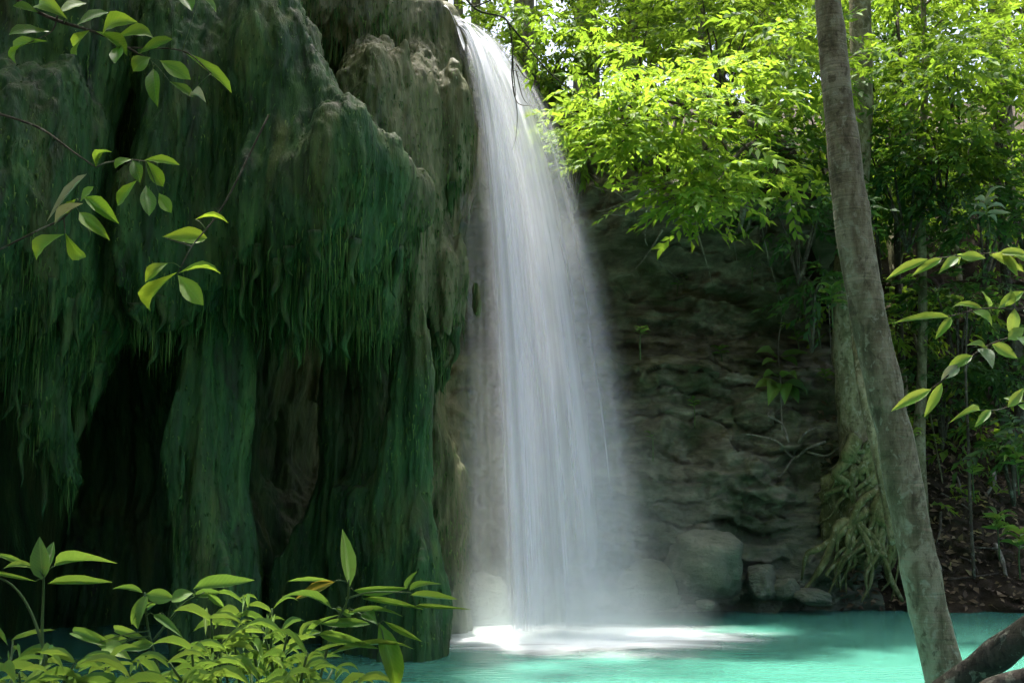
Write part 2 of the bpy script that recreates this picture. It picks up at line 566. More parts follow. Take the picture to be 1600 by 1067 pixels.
# ------------------------------------------------------------------ the left cliff: rounded travertine lobes over dark hollows
def surface_nets(F, org, h):
    nx, ny, nz = F.shape
    S = F < 0
    c = [S[dx:nx - 1 + dx, dy:ny - 1 + dy, dz:nz - 1 + dz] for dx in (0, 1) for dy in (0, 1) for dz in (0, 1)]
    cnt = sum(a.astype(np.int8) for a in c)
    act = (cnt > 0) & (cnt < 8)
    ids = np.full(act.shape, -1, np.int32)
    I = np.argwhere(act)
    ids[act] = np.arange(len(I))
    acc = np.zeros((len(I), 3), np.float32)
    num = np.zeros(len(I), np.float32)
    corners = [(dx, dy, dz) for dx in (0, 1) for dy in (0, 1) for dz in (0, 1)]
    val = {q: F[I[:, 0] + q[0], I[:, 1] + q[1], I[:, 2] + q[2]] for q in corners}
    for a in corners:
        for ax in range(3):
            if a[ax] == 0:
                b = list(a)
                b[ax] = 1
                b = tuple(b)
                fa, fb = val[a], val[b]
                cr = (fa < 0) != (fb < 0)
                t = np.where(cr, fa / np.where(cr, fa - fb, 1), 0)
                p = np.array(a, np.float32)[None, :] + t[:, None] * (np.array(b) - np.array(a))[None, :]
                acc[cr] += p[cr]
                num[cr] += 1
    V = (I + acc / num[:, None]) * h + np.array(org)
    Q = []
    for ax in range(3):
        sl0 = [slice(None)] * 3
        sl1 = [slice(None)] * 3
        sl0[ax] = slice(0, -1)
        sl1[ax] = slice(1, None)
        s0, s1 = S[tuple(sl0)], S[tuple(sl1)]
        E = np.argwhere(s0 != s1)
        o1, o2 = [k for k in range(3) if k != ax]
        ok = (E[:, o1] > 0) & (E[:, o2] > 0) & (E[:, o1] < act.shape[o1]) & (E[:, o2] < act.shape[o2])
        E = E[ok]
        flip = s0[E[:, 0], E[:, 1], E[:, 2]]

        def g(d1, d2):
            e = E.copy()
            e[:, o1] += d1
            e[:, o2] += d2
            return ids[e[:, 0], e[:, 1], e[:, 2]]
        q = np.stack([g(-1, -1), g(0, -1), g(0, 0), g(-1, 0)], 1)
        if ax == 1:
            flip = ~flip
        q[~flip] = q[~flip][:, ::-1]
        Q.append(q)
    return V.astype(np.float32), np.concatenate(Q)


def subdivide(V, Q):
    """split every quad in four and relax once"""
    nv, nf = len(V), len(Q)
    e = np.concatenate([np.stack([Q[:, k], Q[:, (k + 1) % 4]], 1) for k in range(4)])
    e.sort(axis=1)
    key = e[:, 0].astype(np.int64) * nv + e[:, 1]
    uk, inv = np.unique(key, return_inverse=True)
    ea, eb = (uk // nv).astype(np.int64), (uk % nv).astype(np.int64)
    fc = V[Q].mean(1)
    esum = np.zeros((len(uk), 3))
    ecnt = np.zeros(len(uk))
    fi = np.tile(np.arange(nf), 4)
    for k in range(3):
        esum[:, k] = np.bincount(inv, fc[fi, k], len(uk))
    ecnt = np.bincount(inv, minlength=len(uk))
    em = 0.25 * (V[ea] + V[eb]) + 0.5 * esum / ecnt[:, None]
    vs = np.zeros((nv, 3))
    vc = np.bincount(Q.ravel(), minlength=nv)
    for k in range(3):
        vs[:, k] = np.bincount(Q.ravel(), np.repeat(fc[:, k], 4), nv)
    V2 = 0.55 * V + 0.45 * vs / np.maximum(vc, 1)[:, None]
    E = nv + inv.reshape(4, nf)
    C = nv + len(uk) + np.arange(nf)
    q = np.concatenate([np.stack([Q[:, k], E[k], C, E[(k + 3) % 4]], 1) for k in range(4)])
    return np.concatenate([V2, em, fc]).astype(np.float32), q.astype(np.int32)


def vertex_normals(V, Q):
    n = np.cross(V[Q[:, 2]] - V[Q[:, 0]], V[Q[:, 3]] - V[Q[:, 1]])
    out = np.zeros((len(V), 3))
    for k in range(3):
        out[:, k] = np.bincount(Q.ravel(), np.repeat(n[:, k], 4), len(V))
    return (out / (np.linalg.norm(out, axis=1)[:, None] + 1e-9)).astype(np.float32)


def build_left_cliff():
    h = 0.045
    lo, hi = np.array([-6.6, 7.3, -0.5]), np.array([0.15, 14.4, 8.7])
    n = ((hi - lo) / h).astype(int) + 1
    X, Y, Z = np.meshgrid(*[lo[k] + h * np.arange(n[k], dtype=np.float32) for k in range(3)], indexing='ij')
    X, Y, Z = X.astype(np.float32), Y.astype(np.float32), Z.astype(np.float32)
    # slow warp so that no lobe stays a perfect ellipsoid
    Xw = X + 0.10 * np.sin(1.9 * Y + 1.3 * Z) + 0.05 * np.sin(3.7 * Z + 2.1 * Y)
    Yw = Y + 0.12 * np.sin(2.3 * X + 0.8 * Z + 1.0) + 0.06 * np.sin(5.1 * X - 0.9 * Z)
    F = np.full(X.shape, 9.0, np.float32)

    def smin(a, b, k):
        m = np.clip(0.5 + 0.5 * (b - a) / k, 0, 1)
        return b + (a - b) * m - k * m * (1 - m)

    def ell(px, py, Yc, rx, ry, rz, k=0.12):
        nonlocal F
        c = P(px, py, Yc)
        dx, dy, dz = Xw - c.x, Yw - c.y, Z - c.z
        k0 = np.sqrt((dx / rx) ** 2 + (dy / ry) ** 2 + (dz / rz) ** 2)
        k1 = np.sqrt((dx / rx ** 2) ** 2 + (dy / ry ** 2) ** 2 + (dz / rz ** 2) ** 2) + 1e-6
        F = smin(F, k0 * (k0 - 1) / k1, k)

    def cone(p0, r0, p1, r1, k=0.14):
        nonlocal F
        a, b = P(*p0), P(*p1)
        ba = b - a
        t = np.clip(((Xw - a.x) * ba.x + (Yw - a.y) * ba.y + (Z - a.z) * ba.z) / ba.length_squared, 0, 1)
        d = np.sqrt((Xw - a.x - t * ba.x) ** 2 + (Yw - a.y - t * ba.y) ** 2 + (Z - a.z - t * ba.z) ** 2)
        F = smin(F, d - (r0 + (r1 - r0) * t), k)

    ell(250, 400, 13.6, 3.1, 1.5, 4.3, 0.3)          # the mass behind the hollows
    ell(250, 900, 13.7, 3.6, 1.6, 1.9, 0.3)
    ell(285, -60, 11.6, 2.25, 1.6, 1.25, 0.25)         # the brow
    ell(-330, 400, 9.4, 1.5, 1.5, 3.6, 0.3)
    ell(60, 60, 9.7, 1.2, 1.0, 1.3)
    ell(180, 140, 10.2, 0.9, 0.9, 1.1)
    ell(40, 350, 8.8, 0.66, 0.75, 1.3, 0.25)
    ell(140, 440, 9.3, 0.33, 0.5, 0.95, 0.08)
    cone((60, 470, 8.9), 0.42, (110, 740, 9.1), 0.07, 0.1)
    ell(250, 250, 9.35, 0.36, 0.65, 1.6, 0.12)
    cone((215, 60, 9.7), 0.3, (330, 420, 9.4), 0.24, 0.15)
    ell(335, 330, 9.9, 0.36, 0.6, 1.25, 0.08)
    ell(330, 40, 10.3, 0.85, 0.9, 1.3, 0.35)
    ell(400, 165, 10.05, 0.72, 0.85, 1.05, 0.3)
    cone((395, 90, 10.0), 0.62, (500, 330, 9.65), 0.72, 0.3)
    ell(492, 335, 9.65, 0.80, 0.95, 0.95, 0.2)
    ell(420, 370, 10.0, 0.45, 0.6, 0.75, 0.08)
    ell(575, 420, 10.0, 0.36, 0.5, 0.75, 0.08)
    ell(598, 225, 10.6, 0.54, 0.75, 1.05, 0.05)
    ell(520, 40, 11.0, 0.75, 0.8, 0.55, 0.06)
    ell(600, 400, 10.8, 0.40, 0.5, 1.25, 0.08)
    ell(670, 250, 11.25, 0.49, 0.8, 1.40, 0.06)
    ell(682, 440, 11.15, 0.33, 0.5, 1.0, 0.08)
    cone((698, 380, 11.1), 0.22, (700, 585, 11.05), 0.05, 0.08)
    ell(655, 75, 11.7, 0.42, 0.8, 0.50, 0.1)
    cone((630, 370, 10.3), 0.2, (618, 1060, 10.1), 0.46)
    cone((585, 470, 10.7), 0.2, (560, 1060, 10.65), 0.34)
    cone((535, 500, 11.3), 0.28, (510, 1060, 11.3), 0.44)
    cone((322, 470, 9.75), 0.16, (358, 1010, 9.85), 0.40, 0.1)
    cone((-80, 560, 9.6), 0.4, (-110, 1010, 9.6), 0.5)
    cone((655, 420, 11.7), 0.28, (662, 1000, 11.8), 0.42)
    band = np.abs(F) < 0.45
    pts = np.stack([X[band], Y[band], Z[band]], 1)
    d = 0.13 * vnoise(pts * [1.6, 1.6, 0.4], 3) + 0.12 * vnoise(pts * [3.9, 3.9, 0.36], 5) + 0.07 * vnoise(pts * [8.0, 8.0, 0.6], 9)
    F[band] += d
    for ax in range(3):                                # close the block at its ends
        for e in (0, -1):
            s = [slice(None)] * 3
            s[ax] = e
            F[tuple(s)] = 0.3
    V, Q = surface_nets(F, lo, h)
    co, Q = subdivide(V, Q)
    nr = vertex_normals(co, Q)
    warp = co + 0.06 * np.stack([vnoise(co * 2.5, 31), vnoise(co * 2.5, 32), vnoise(co * 2.5, 33)], 1)
    fl = 0.034 * vnoise(warp * [11, 11, 1.5], 21) + 0.022 * vnoise(warp * [24, 24, 3.0], 22) + 0.012 * vnoise(warp * [40, 40, 9], 23) + 0.012 * vnoise(co * 5, 24)
    co2 = co + nr * fl[:, None]
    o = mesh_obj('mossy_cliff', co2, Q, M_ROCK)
    nr = vertex_normals(co2, Q)
    tag(o, 'tall travertine cliff of rounded lobes hung with green moss, beside the waterfall', 'cliff')
    return o, co2, nr


cliff, CV, CN = build_left_cliff()

# hanging moss: thin blades that follow the rock downwards
def build_moss():
    vis = (CV[:, 1] < 12.3) & (CV[:, 2] > 0.15) & (CN[:, 1] < 0.45) & (CV[:, 0] > -5.6) & (CV[:, 2] < 7.5)
    idx = np.nonzero(vis)[0]
    wgt = 0.16 + 1.5 * np.clip(-CN[idx, 2] + 0.3, 0, 1) + 0.5 * np.clip(vnoise(CV[idx] * [2.5, 2.5, 1.0], 41), 0, 1)
    pick = RNG.choice(idx, 46000, p=wgt / wgt.sum())
    p, n = CV[pick], CN[pick]
    down = np.array([0, 0, -1.0]) - n * (-n[:, 2:3])
    down += 0.12 * RNG.normal(size=down.shape)
    hang = np.clip(-n[:, 2:3] * 1.5, 0, 1)
    down = down * (1 - hang) + hang * np.array([0, 0, -1.0])
    down /= np.linalg.norm(down, axis=1)[:, None] + 1e-6
    L = (0.02 + 0.05 * RNG.random(len(p)) ** 2 + 0.34 * hang[:, 0] * RNG.random(len(p)) ** 2)[:, None]
    W = (0.003 + 0.005 * RNG.random(len(p)))[:, None]
    side = np.cross(down, n)
    side /= np.linalg.norm(side, axis=1)[:, None] + 1e-6
    b = p - n * 0.008
    m = p + down * L * 0.5 + n * 0.012 + 0.004 * RNG.normal(size=p.shape)
    e = p + down * L + n * (0.004 + 0.012 * RNG.random((len(p), 1))) - np.array([0, 0, 1.0]) * L * 0.12
    V = np.stack([b - side * W, b + side * W, m + side * W * 0.8, m - side * W * 0.8, e + side * W * 0.12, e - side * W * 0.12], 1).reshape(-1, 3)
    k = np.arange(len(p))[:, None] * 6
    Fq = np.concatenate([k + np.array([[0, 1, 2, 3]]), k + np.array([[3, 2, 4, 5]])])
    o = mesh_obj('moss', V, Fq, M_MOSS, cliff)
    tag(o, kind='stuff')


build_moss()

# dripstone fringes under the lobes: each one a part of the cliff
def build_drips():
    meshes = []
    for k in range(7):
        r = np.random.default_rng(50 + k)
        n, sides = 7, 7
        pts = [Vector((0.10 * math.sin(j * 0.9 + k) * (j / n), 0.08 * math.cos(j * 1.1 + k) * (j / n), -j / n)) for j in range(n + 1)]
        rad = [1.0, 0.86, 0.70, 0.62, 0.44, 0.36, 0.18, 0.03]
        rad = [a * (0.85 + 0.3 * r.random()) * 0.14 for a in rad]
        V, F = tube(pts, rad, sides)
        V = V * (1 + 0.0)
        V[:, :2] *= (1 + 0.35 * vnoise(V * [9, 9, 2.0] + k * 5, k))[:, None]
        meshes.append(new_mesh('dripstone', V, F, M_ROCK))
    cand = np.nonzero((CN[:, 2] < -0.45) & (CN[:, 1] < 0.2) & (CV[:, 2] > 1.7) & (CV[:, 2] < 4.9) & (CV[:, 1] < 11.6) & (CV[:, 0] > -4.9) & (CV[:, 1] > 7.6))[0]
    RNG.shuffle(cand)
    kept = []
    for i in cand:
        p = CV[i]
        if all((p[0] - q[0]) ** 2 + (p[1] - q[1]) ** 2 + 0.2 * (p[2] - q[2]) ** 2 > 0.007 for q in kept):
            kept.append(p)
            o = bpy.data.objects.new('dripstone', random.choice(meshes))
            link(o, cliff)
            L = 0.14 + 0.46 * random.random() ** 1.6
            w = random.uniform(0.26, 0.6) * (0.6 + L)
            o.matrix_local = Matrix.Translation(Vector(p) + Vector((0, 0, 0.07))) @ Matrix.Rotation(random.uniform(0, 6.28), 4, 'Z') @ Matrix.Rotation(random.gauss(0, 0.06), 4, 'X') @ Matrix.Diagonal((w, w, L, 1))
            if len(kept) >= 230:
                break


build_drips()

# ------------------------------------------------------------------ the back wall, the wood's floor, the banks and the pool
def wall_y(x, z):
    y = 13.68 + 0.26 * np.clip(z, -1, 2.8) + 0.95 * sstep(2.9, 3.6, z) * sstep(5.1, 4.5, z) - 0.75 * sstep(4.5, 5.0, z) * sstep(0.6, 1.6, x)
    y = y - 0.9 * sstep(0.9, -1.4, x)
    bank = sstep(4.35, 5.3, x)
    y = y * (1 - bank) + bank * (13.55 + np.clip(z, -1, 2.2) * 1.15 + np.clip(z - 2.2, 0, 9) * 0.35)
    return y


def wall_top(x):
    return 6.45 - 1.2 * sstep(0.8, 2.6, x) - 0.5 * sstep(3.0, 6.0, x) + 1.2 * sstep(0.2, -1.4, x)


def build_wall():
    xs = np.arange(-2.6, 10.2, 0.032)
    ss = np.concatenate([np.linspace(-0.09, 1.0, 215), 1.0 + np.linspace(0.01, 0.25, 12)])
    Xg, Sg = np.meshgrid(xs, ss, indexing='ij')
    zt = wall_top(Xg)
    Z = np.where(Sg <= 1, Sg * zt, zt + (Sg - 1) * 0.8)
    sh = Xg.shape
    x, z = Xg.ravel(), Z.ravel()
    y = wall_y(x, z) + np.clip(Sg.ravel() - 1, 0, 1) * 9
    p0 = np.stack([x, z, 0 * x], 1)
    zq = z + 0.55 * vnoise(p0 * [0.5, 0.7, 1], 60) + 0.14 * vnoise(p0 * [1.9, 2.2, 1], 61) + 0.06 * x + 0.05 * vnoise(p0 * [6, 5, 1], 59)
    lay = np.floor(zq / 0.24)
    fr = zq / 0.24 - lay
    blk = x * 1.4 + 3.0 * vnoise(np.stack([lay * 3.7, 0 * x, 0 * x], 1), 62)
    off = 0.15 * vnoise(np.stack([blk, lay * 5.3, 0 * x + 2], 1), 63) + 0.08 * vnoise(np.stack([x * 4.2, lay * 3.1, 0 * x + 5], 1), 64)
    crack = 0.17 * (np.exp(-(fr / 0.06) ** 2) + np.exp(-((1 - fr) / 0.06) ** 2)) * sstep(-0.1, 0.4, vnoise(p0 * [1.1, 2.0, 1], 65))
    vj = np.abs(vnoise(p0 * [2.6, 0.9, 1] + 4.0, 58))
    crack = crack + 0.07 * sstep(0.07, 0.0, vj)
    rough = 0.13 * fbm(p0 * [1.6, 2.2, 1], 5, 66, 0.6) + 0.035 * vnoise(p0 * [9, 14, 1], 67) + 0.03 * vnoise(p0 * [17, 24, 1], 68)
    soft = 1 - 0.75 * sstep(3.8, 5.0, x)
    curtain = sstep(1.2, 0.2, x)                        # smooth fluted dripstone behind the falls
    fl = 0.16 * vnoise(p0 * [3.2, 0.5, 1], 70) + 0.06 * vnoise(p0 * [9, 0.9, 1], 71)
    y = y + (soft * (-off * 1.3 + crack) * (1 - curtain) + fl * curtain + rough * 1.3)
    V = np.stack([x + 0.03 * vnoise(p0 * [6, 9, 1], 72), y, z + 0.02 * vnoise(p0 * [7, 5, 1], 73)], 1)
    nx, ns = sh
    i = np.arange(nx * ns).reshape(sh)
    Q = np.stack([i[:-1, :-1], i[1:, :-1], i[1:, 1:], i[:-1, 1:]], -1).reshape(-1, 4)
    o = mesh_obj('limestone_cliff', V, Q, M_LIME)
    o.data.materials.append(M_SOIL)
    mi = ((V[Q[:, 0], 0] + 0.5 * vnoise(V[Q[:, 0]] * 1.5, 75) > 4.85) | (V[Q[:, 0], 2] > wall_top(V[Q[:, 0], 0]) - 0.12)).astype(np.int32)
    o.data.materials.append(M_ROCK)
    mi[V[Q[:, 0], 0] + 0.25 * vnoise(V[Q[:, 0]] * 2.5, 76) < 0.75] = 2
    o.data.polygons.foreach_set('material_index', mi)
    tag(o, 'dark layered limestone wall behind the pool, undercut and sloping into an earth bank', 'cliff')
    return o, V, sh


wall, WV, WALL_SHAPE = build_wall()


def wall_hit(px, py, lift=0.0):
    """where the line of sight through a pixel meets the back wall"""
    Y = 13.2
    for _ in range(14):
        p = P(px, py, Y)
        i = int(min(max(round((p.x + 2.6) / 0.032), 0), WALL_SHAPE[0] - 1))
        sv = p.z / float(wall_top(np.array([p.x]))[0])
        j = int(min(max(round((sv + 0.09) / 1.09 * 214), 0), 214))
        Y = 0.5 * Y + 0.5 * float(WV[i * WALL_SHAPE[1] + j, 1])
    return P(px, py, Y - lift)


def grid_sheet(name, x0, x1, y0, y1, step, zf, mat):
    xs, ys = np.arange(x0, x1 + step, step), np.arange(y0, y1 + step, step)
    X, Y = np.meshgrid(xs, ys, indexing='ij')
    V = np.stack([X.ravel(), Y.ravel(), zf(X.ravel(), Y.ravel())], 1)
    i = np.arange(X.size).reshape(X.shape)
    Q = np.stack([i[:-1, :-1], i[1:, :-1], i[1:, 1:], i[:-1, 1:]], -1).reshape(-1, 4)
    return mesh_obj(name, V, Q, mat)


def floor_z(x, y):
    edge = wall_top(np.asarray(x, float))
    p = np.stack([np.asarray(x, float), np.asarray(y, float), 0 * np.asarray(x, float)], 1)
    return edge - 0.05 + 0.42 * np.clip(np.asarray(y) - 15.5, 0, 40) + 0.12 * fbm(p * 0.8, 3, 80) - 0.35 * sstep(16.0, 14.0, np.asarray(y)) - 6.0 * sstep(4.25, 5.1, np.asarray(x)) * sstep(19.0, 16.8, np.asarray(y))


ff = grid_sheet('forest_floor', -40, 45, 14.6, 90, 0.5, floor_z, M_SOIL)
tag(ff, kind='structure')


def plateau_z(x, y):
    p = np.stack([x, y, 0 * x], 1)
    return 7.6 + 0.25 * fbm(p * 0.7, 3, 82) + 0.1 * np.clip(-x - 3, 0, 30)


pl = grid_sheet('hill', -30, -3.2, 9.5, 15.2, 0.4, plateau_z, M_SOIL)
tag(pl, kind='structure')
def hill_mass():
    import bmesh
    bm = bmesh.new()
    bmesh.ops.create_icosphere(bm, subdivisions=5, radius=1.0)
    V = np.array([v.co[:] for v in bm.verts], np.float32)
    F = np.array([[v.index for v in f.verts] for f in bm.faces])
    bm.free()
    V = V * (1 + 0.08 * fbm(V * 3, 4, 12))[:, None] * np.array([5.5, 5.0, 9.0]) + np.array([-10.2, 13.0, -0.5])
    tag(mesh_obj('hill', V, F, M_ROCK), kind='structure')


hill_mass()
gr = grid_sheet('ground', -300, 300, -300, 300, 25, lambda x, y: 0 * x - 1.3, M_SOIL)
tag(gr, kind='structure')


def bank_z(x, y):
    p = np.stack([x, y, 0 * x], 1)
    side = 1.6 * sstep(-1.2, -3.2, x)
    return 0.45 - 1.5 * sstep(3.4 + side, 5.2 + side * 1.5, y) + 0.08 * fbm(p * 1.5, 3, 84)


bk = grid_sheet('shore', -14, 14, -8, 8.5, 0.14, bank_z, M_SOIL)
tag(bk, kind='structure')
pw = grid_sheet('pool_water', -9, 11, 3.0, 15.5, 0.5, lambda x, y: 0 * x, M_WATER)
tag(pw, kind='structure')

# ------------------------------------------------------------------ the waterfall
LIP = P(712, 46, 11.5)
LIPZ = LIP.z


def fall_point(v, t, y0, wob=0.0):
    k = 0.8
    return (LIP.x + v * (1 - math.exp(-k * t)) / k, y0 - 0.10 * t + wob, LIPZ - 0.15 * t - 4.9 * t * t)


def build_falls():
    root = empty('waterfall', (LIP.x, LIP.y, 0))
    tag(root, 'silky white waterfall leaping from the mossy cliff into the turquoise pool', 'waterfall')
    tend = 1.125

    def veil(name, v0, v1, y0, dens, seed, sx, nu=54, nt=46, z0=0.0, t0=0.0):
        V, UV = [], []
        for a in range(nu + 1):
            u = a / nu
            v = v0 + (v1 - v0) * u
            for b in range(nt + 1):
                tt = t0 + (tend - t0) * (b / nt) ** 0.75
                w = 0.05 * (0.3 + tt) * math.sin(u * 17 + seed * 2.1) + 0.03 * tt * math.sin(u * 41 + seed)
                q = fall_point(v, tt, y0 + 0.45 * (u - 0.5) * (0.3 + tt), w)
                V.append((q[0], q[1], max(q[2] - z0 * (1 - b / nt), -0.05)))
                UV.append((u, (tt / tend)))
        i = np.arange((nu + 1) * (nt + 1)).reshape(nu + 1, nt + 1)
        Q = np.stack([i[:-1, :-1], i[1:, :-1], i[1:, 1:], i[:-1, 1:]], -1).reshape(-1, 4)
        o = mesh_obj(name, V, Q, mat_falls('falling_water', dens, seed, sx), None, True, UV)
        child(o, root)
        return o

    spec = [(0.70, 2.75, -0.30, 0.60, 1, 11), (0.80, 2.95, -0.18, 0.54, 2, 15), (0.66, 2.55, -0.05, 0.68, 3, 13), (0.85, 3.10, 0.08, 0.46, 4, 17),
            (0.60, 2.25, 0.20, 0.85, 5, 11), (0.74, 1.95, -0.22, 1.4, 6, 6), (0.80, 1.75, 0.05, 1.6, 7, 4), (0.76, 1.45, -0.12, 1.6, 10, 3), (0.22, 1.15, 0.15, 0.34, 8, 2.0), (0.05, 1.0, -0.05, 0.26, 13, 2.4)]
    for v0, v1, y, d, s, sx in spec:
        veil('water_veil', v0, v1, LIP.y + y, d, s, sx)
    # the stream sliding over the brow before it leaps
    V, UV = [], []
    path = smooth_path([P(610, -25, 11.9), P(655, 0, 11.75), P(690, 22, 11.6), P(712, 46, 11.5), P(728, 90, 11.45)], 24)
    nu = 12
    for j, q in enumerate(path):
        for a in range(nu + 1):
            u = a / nu
            V.append((q.x, q.y + (u - 0.5) * 0.8, q.z + 0.05 + 0.04 * math.sin(u * 9 + j * 0.5) - 0.12 * (2 * u - 1) ** 2))
            UV.append((0.16 + 0.3 * u, 0.05 + 0.1 * j / 24))
    i = np.arange(len(V)).reshape(len(path), nu + 1)
    Q = np.stack([i[:-1, :-1], i[1:, :-1], i[1:, 1:], i[:-1, 1:]], -1).reshape(-1, 4)
    child(mesh_obj('brow_stream', V, Q, mat_falls('sliding_water', 1.5, 9, 18), None, True, UV), root)
    return root


build_falls()


def build_foam():
    c = P(905, 988, 11.3)
    V, UV = [(c.x, c.y, 0.03)], [(0, 0)]
    nr_, na = 16, 72
    for r in range(1, nr_ + 1):
        for a in range(na):
            g = a / na * 2 * math.pi
            f = r / nr_
            V.append((c.x + 2.7 * f * math.cos(g), c.y + 2.0 * f * math.sin(g), 0.008 + 0.03 * (1 - f) ** 2))
            UV.append((f, a / na))
    F = [(0, 1 + a, 1 + (a + 1) % na) for a in range(na)]
    for r in range(nr_ - 1):
        for a in range(na):
            b = (a + 1) % na
            F.append((1 + r * na + a, 1 + (r + 1) * na + a, 1 + (r + 1) * na + b, 1 + r * na + b))
    o = mesh_obj('foam', V, F, mat_foam(), None, True, UV)
    tag(o, 'white churned foam spreading on the pool under the waterfall', 'foam', None, 'stuff')


build_foam()


def build_mist(label, loc, scale, dens):
    import bmesh
    bm = bmesh.new()
    bmesh.ops.create_icosphere(bm, subdivisions=3, radius=1.0)
    me = bpy.data.meshes.new('mist')
    bm.to_mesh(me)
    bm.free()
    me.materials.append(mat_mist(dens))
    o = link(bpy.data.objects.new('mist', me))
    o.location = loc
    o.scale = scale
    tag(o, label, 'mist', None, 'stuff')


build_mist('pale spray mist drifting round the lower half of the waterfall', P(885, 900, 11.55), (1.9, 1.0, 2.8), 0.6)
build_mist('low white spray hanging over the plunge of the waterfall', P(865, 985, 11.3), (2.0, 0.95, 0.9), 2.6)

# ------------------------------------------------------------------ foliage builders
def leaf_cards(pos, d, nrm, L, W):
    """folded leaf blades, 5 verts and 2 quads each"""
    d = d / (np.linalg.norm(d, axis=1)[:, None] + 1e-9)
    s = np.cross(nrm, d)
    s /= np.linalg.norm(s, axis=1)[:, None] + 1e-9
    n = np.cross(d, s)
    L, W = L[:, None], W[:, None]
    b = pos
    m = pos + d * L * 0.5 - n * W * 0.10
    t = pos + d * L - n * L * 0.16
    l = pos + d * L * 0.42 + s * W * 0.5 + n * W * 0.12
    r = pos + d * L * 0.42 - s * W * 0.5 + n * W * 0.12
    V = np.stack([b, m, t, l, r], 1).reshape(-1, 3)
    k = np.arange(len(pos))[:, None] * 5
    return V, np.concatenate([k + np.array([[0, 1, 2, 3]]), k + np.array([[0, 4, 2, 1]])])


def sprays(blobs, leaf=0.16, per=13, twig=0.5, seed=0, flat=0.25, droop=0.25):
    """leaves set in two rows along short twigs spread through ellipsoids: blobs = [(centre, radii, number of twigs)]"""
    r = np.random.default_rng(seed)
    cs, outd = [], []
    for c, rad, m in blobs:
        g = r.normal(size=(m, 3))
        g /= np.linalg.norm(g, axis=1)[:, None]
        q = g * (r.random((m, 1)) ** 0.45)
        cs.append(np.array(c) + q * np.array(rad))
        outd.append(g)
    c, g = np.concatenate(cs), np.concatenate(outd)
    M = len(c)
    d = g * [1, 1, flat] + 0.5 * r.normal(size=(M, 3)) * [1, 1, flat]
    d[:, 2] -= droop * r.random(M)
    d /= np.linalg.norm(d, axis=1)[:, None]
    up = np.array([0, 0, 1.0]) + 0.28 * r.normal(size=(M, 3))
    s = np.cross(up, d)
    s /= np.linalg.norm(s, axis=1)[:, None]
    up = np.cross(d, s)
    k = np.arange(per)
    f = (k + 0.5) / per
    sg = np.where(k % 2 == 0, 1.0, -1.0)
    tw = twig * (0.6 + 0.7 * r.random((M, 1, 1)))
    pos = c[:, None] + d[:, None] * f[None, :, None] * tw - np.array([0, 0, 1.0]) * (f ** 2)[None, :, None] * tw * 0.25
    ld = d[:, None] * (0.55 + 0.5 * f[None, :, None]) + s[:, None] * sg[None, :, None] * (1.0 - 0.55 * f)[None, :, None] + 0.22 * r.normal(size=(M, per, 3))
    ld[:, :, 2] -= 0.18
    ln = up[:, None] + 0.35 * r.normal(size=(M, per, 3))
    L = leaf * (0.6 + 0.6 * r.random((M, per)))
    pos, ld, ln, L = pos.reshape(-1, 3), ld.reshape(-1, 3), ln.reshape(-1, 3), L.ravel()
    return leaf_cards(pos, ld, ln, L, L * (0.34 + 0.14 * r.random(len(L))))


def leaf_template(name, shape, arch, mat, fold=0.12, twist=0.0, ns=7):
    """one blade: length along x (0..1), width 1 at its widest, arched above its chord"""
    prof = {'lance': lambda t: (math.sin(math.pi * min(1, t ** 0.8)) ** 0.9) * (1 - 0.25 * t),
            'obov': lambda t: (math.sin(math.pi * t ** 1.45) ** 0.75),
            'ovate': lambda t: math.sin(math.pi * t ** 0.72) ** 0.8}[shape]
    V, UV, F = [], [], []
    for a in range(ns + 1):
        t = a / ns
        w = max(prof(t) if 0 < a < ns else 0.0, 0.012) * 0.5
        z = arch * 4 * t * (1 - t) * (0.6 + 0.8 * t)
        for b in range(5):
            q = (b - 2) / 2
            tw = twist * t
            yy, zz = w * q, abs(q) * w * fold * 2 - 0.02 * (1 - abs(q)) * w
            wav = 0.03 * w * math.sin(t * 19 + b) * abs(q)
            V.append((t, yy * math.cos(tw) - zz * math.sin(tw), z + yy * math.sin(tw) * 0.5 + zz + wav))
            UV.append((t, 0.5 + q * 0.5 * (w * 2)))
    for a in range(ns):
        for b in range(4):
            k = a * 5 + b
            F.append((k, k + 5, k + 6, k + 1))
    return new_mesh('leaf', V, F, mat, True, UV)


_LEAVES = {}


def leaf_mesh(shape, mat, var):
    key = (shape, mat.name, var)
    if key not in _LEAVES:
        arch = [0.03, 0.10, 0.17, -0.03, 0.22][var]
        _LEAVES[key] = leaf_template('leaf', shape, arch, mat, [0.10, 0.18, 0.14, 0.2, 0.12][var], [0.0, 0.3, -0.35, 0.2, 0.1][var])
    return _LEAVES[key]


def put_leaf(parent, base, tip, width, mat, shape='lance', var=None, up=(0, 0, 1), roll=0.0):
    base, tip = Vector(base), Vector(tip)
    d = tip - base
    L = d.length
    if L < 1e-4:
        return None
    x = d / L
    u = Vector(up)
    y = u.cross(x)
    if y.length < 0.05:
        y = Vector((1, 0, 0)).cross(x)
    y.normalize()
    z = x.cross(y)
    M = Matrix((x, y, z)).transposed().to_4x4() @ Matrix.Rotation(roll, 4, 'X') @ Matrix.Diagonal((L, width, L, 1))
    M.translation = base
    o = bpy.data.objects.new('leaf', leaf_mesh(shape, mat, random.randrange(5) if var is None else var))
    link(o, parent)
    o.matrix_parent_inverse = Matrix.Translation(-Vector(parent.location))
    o.matrix_basis = M
    return o


TWIGSETS = []


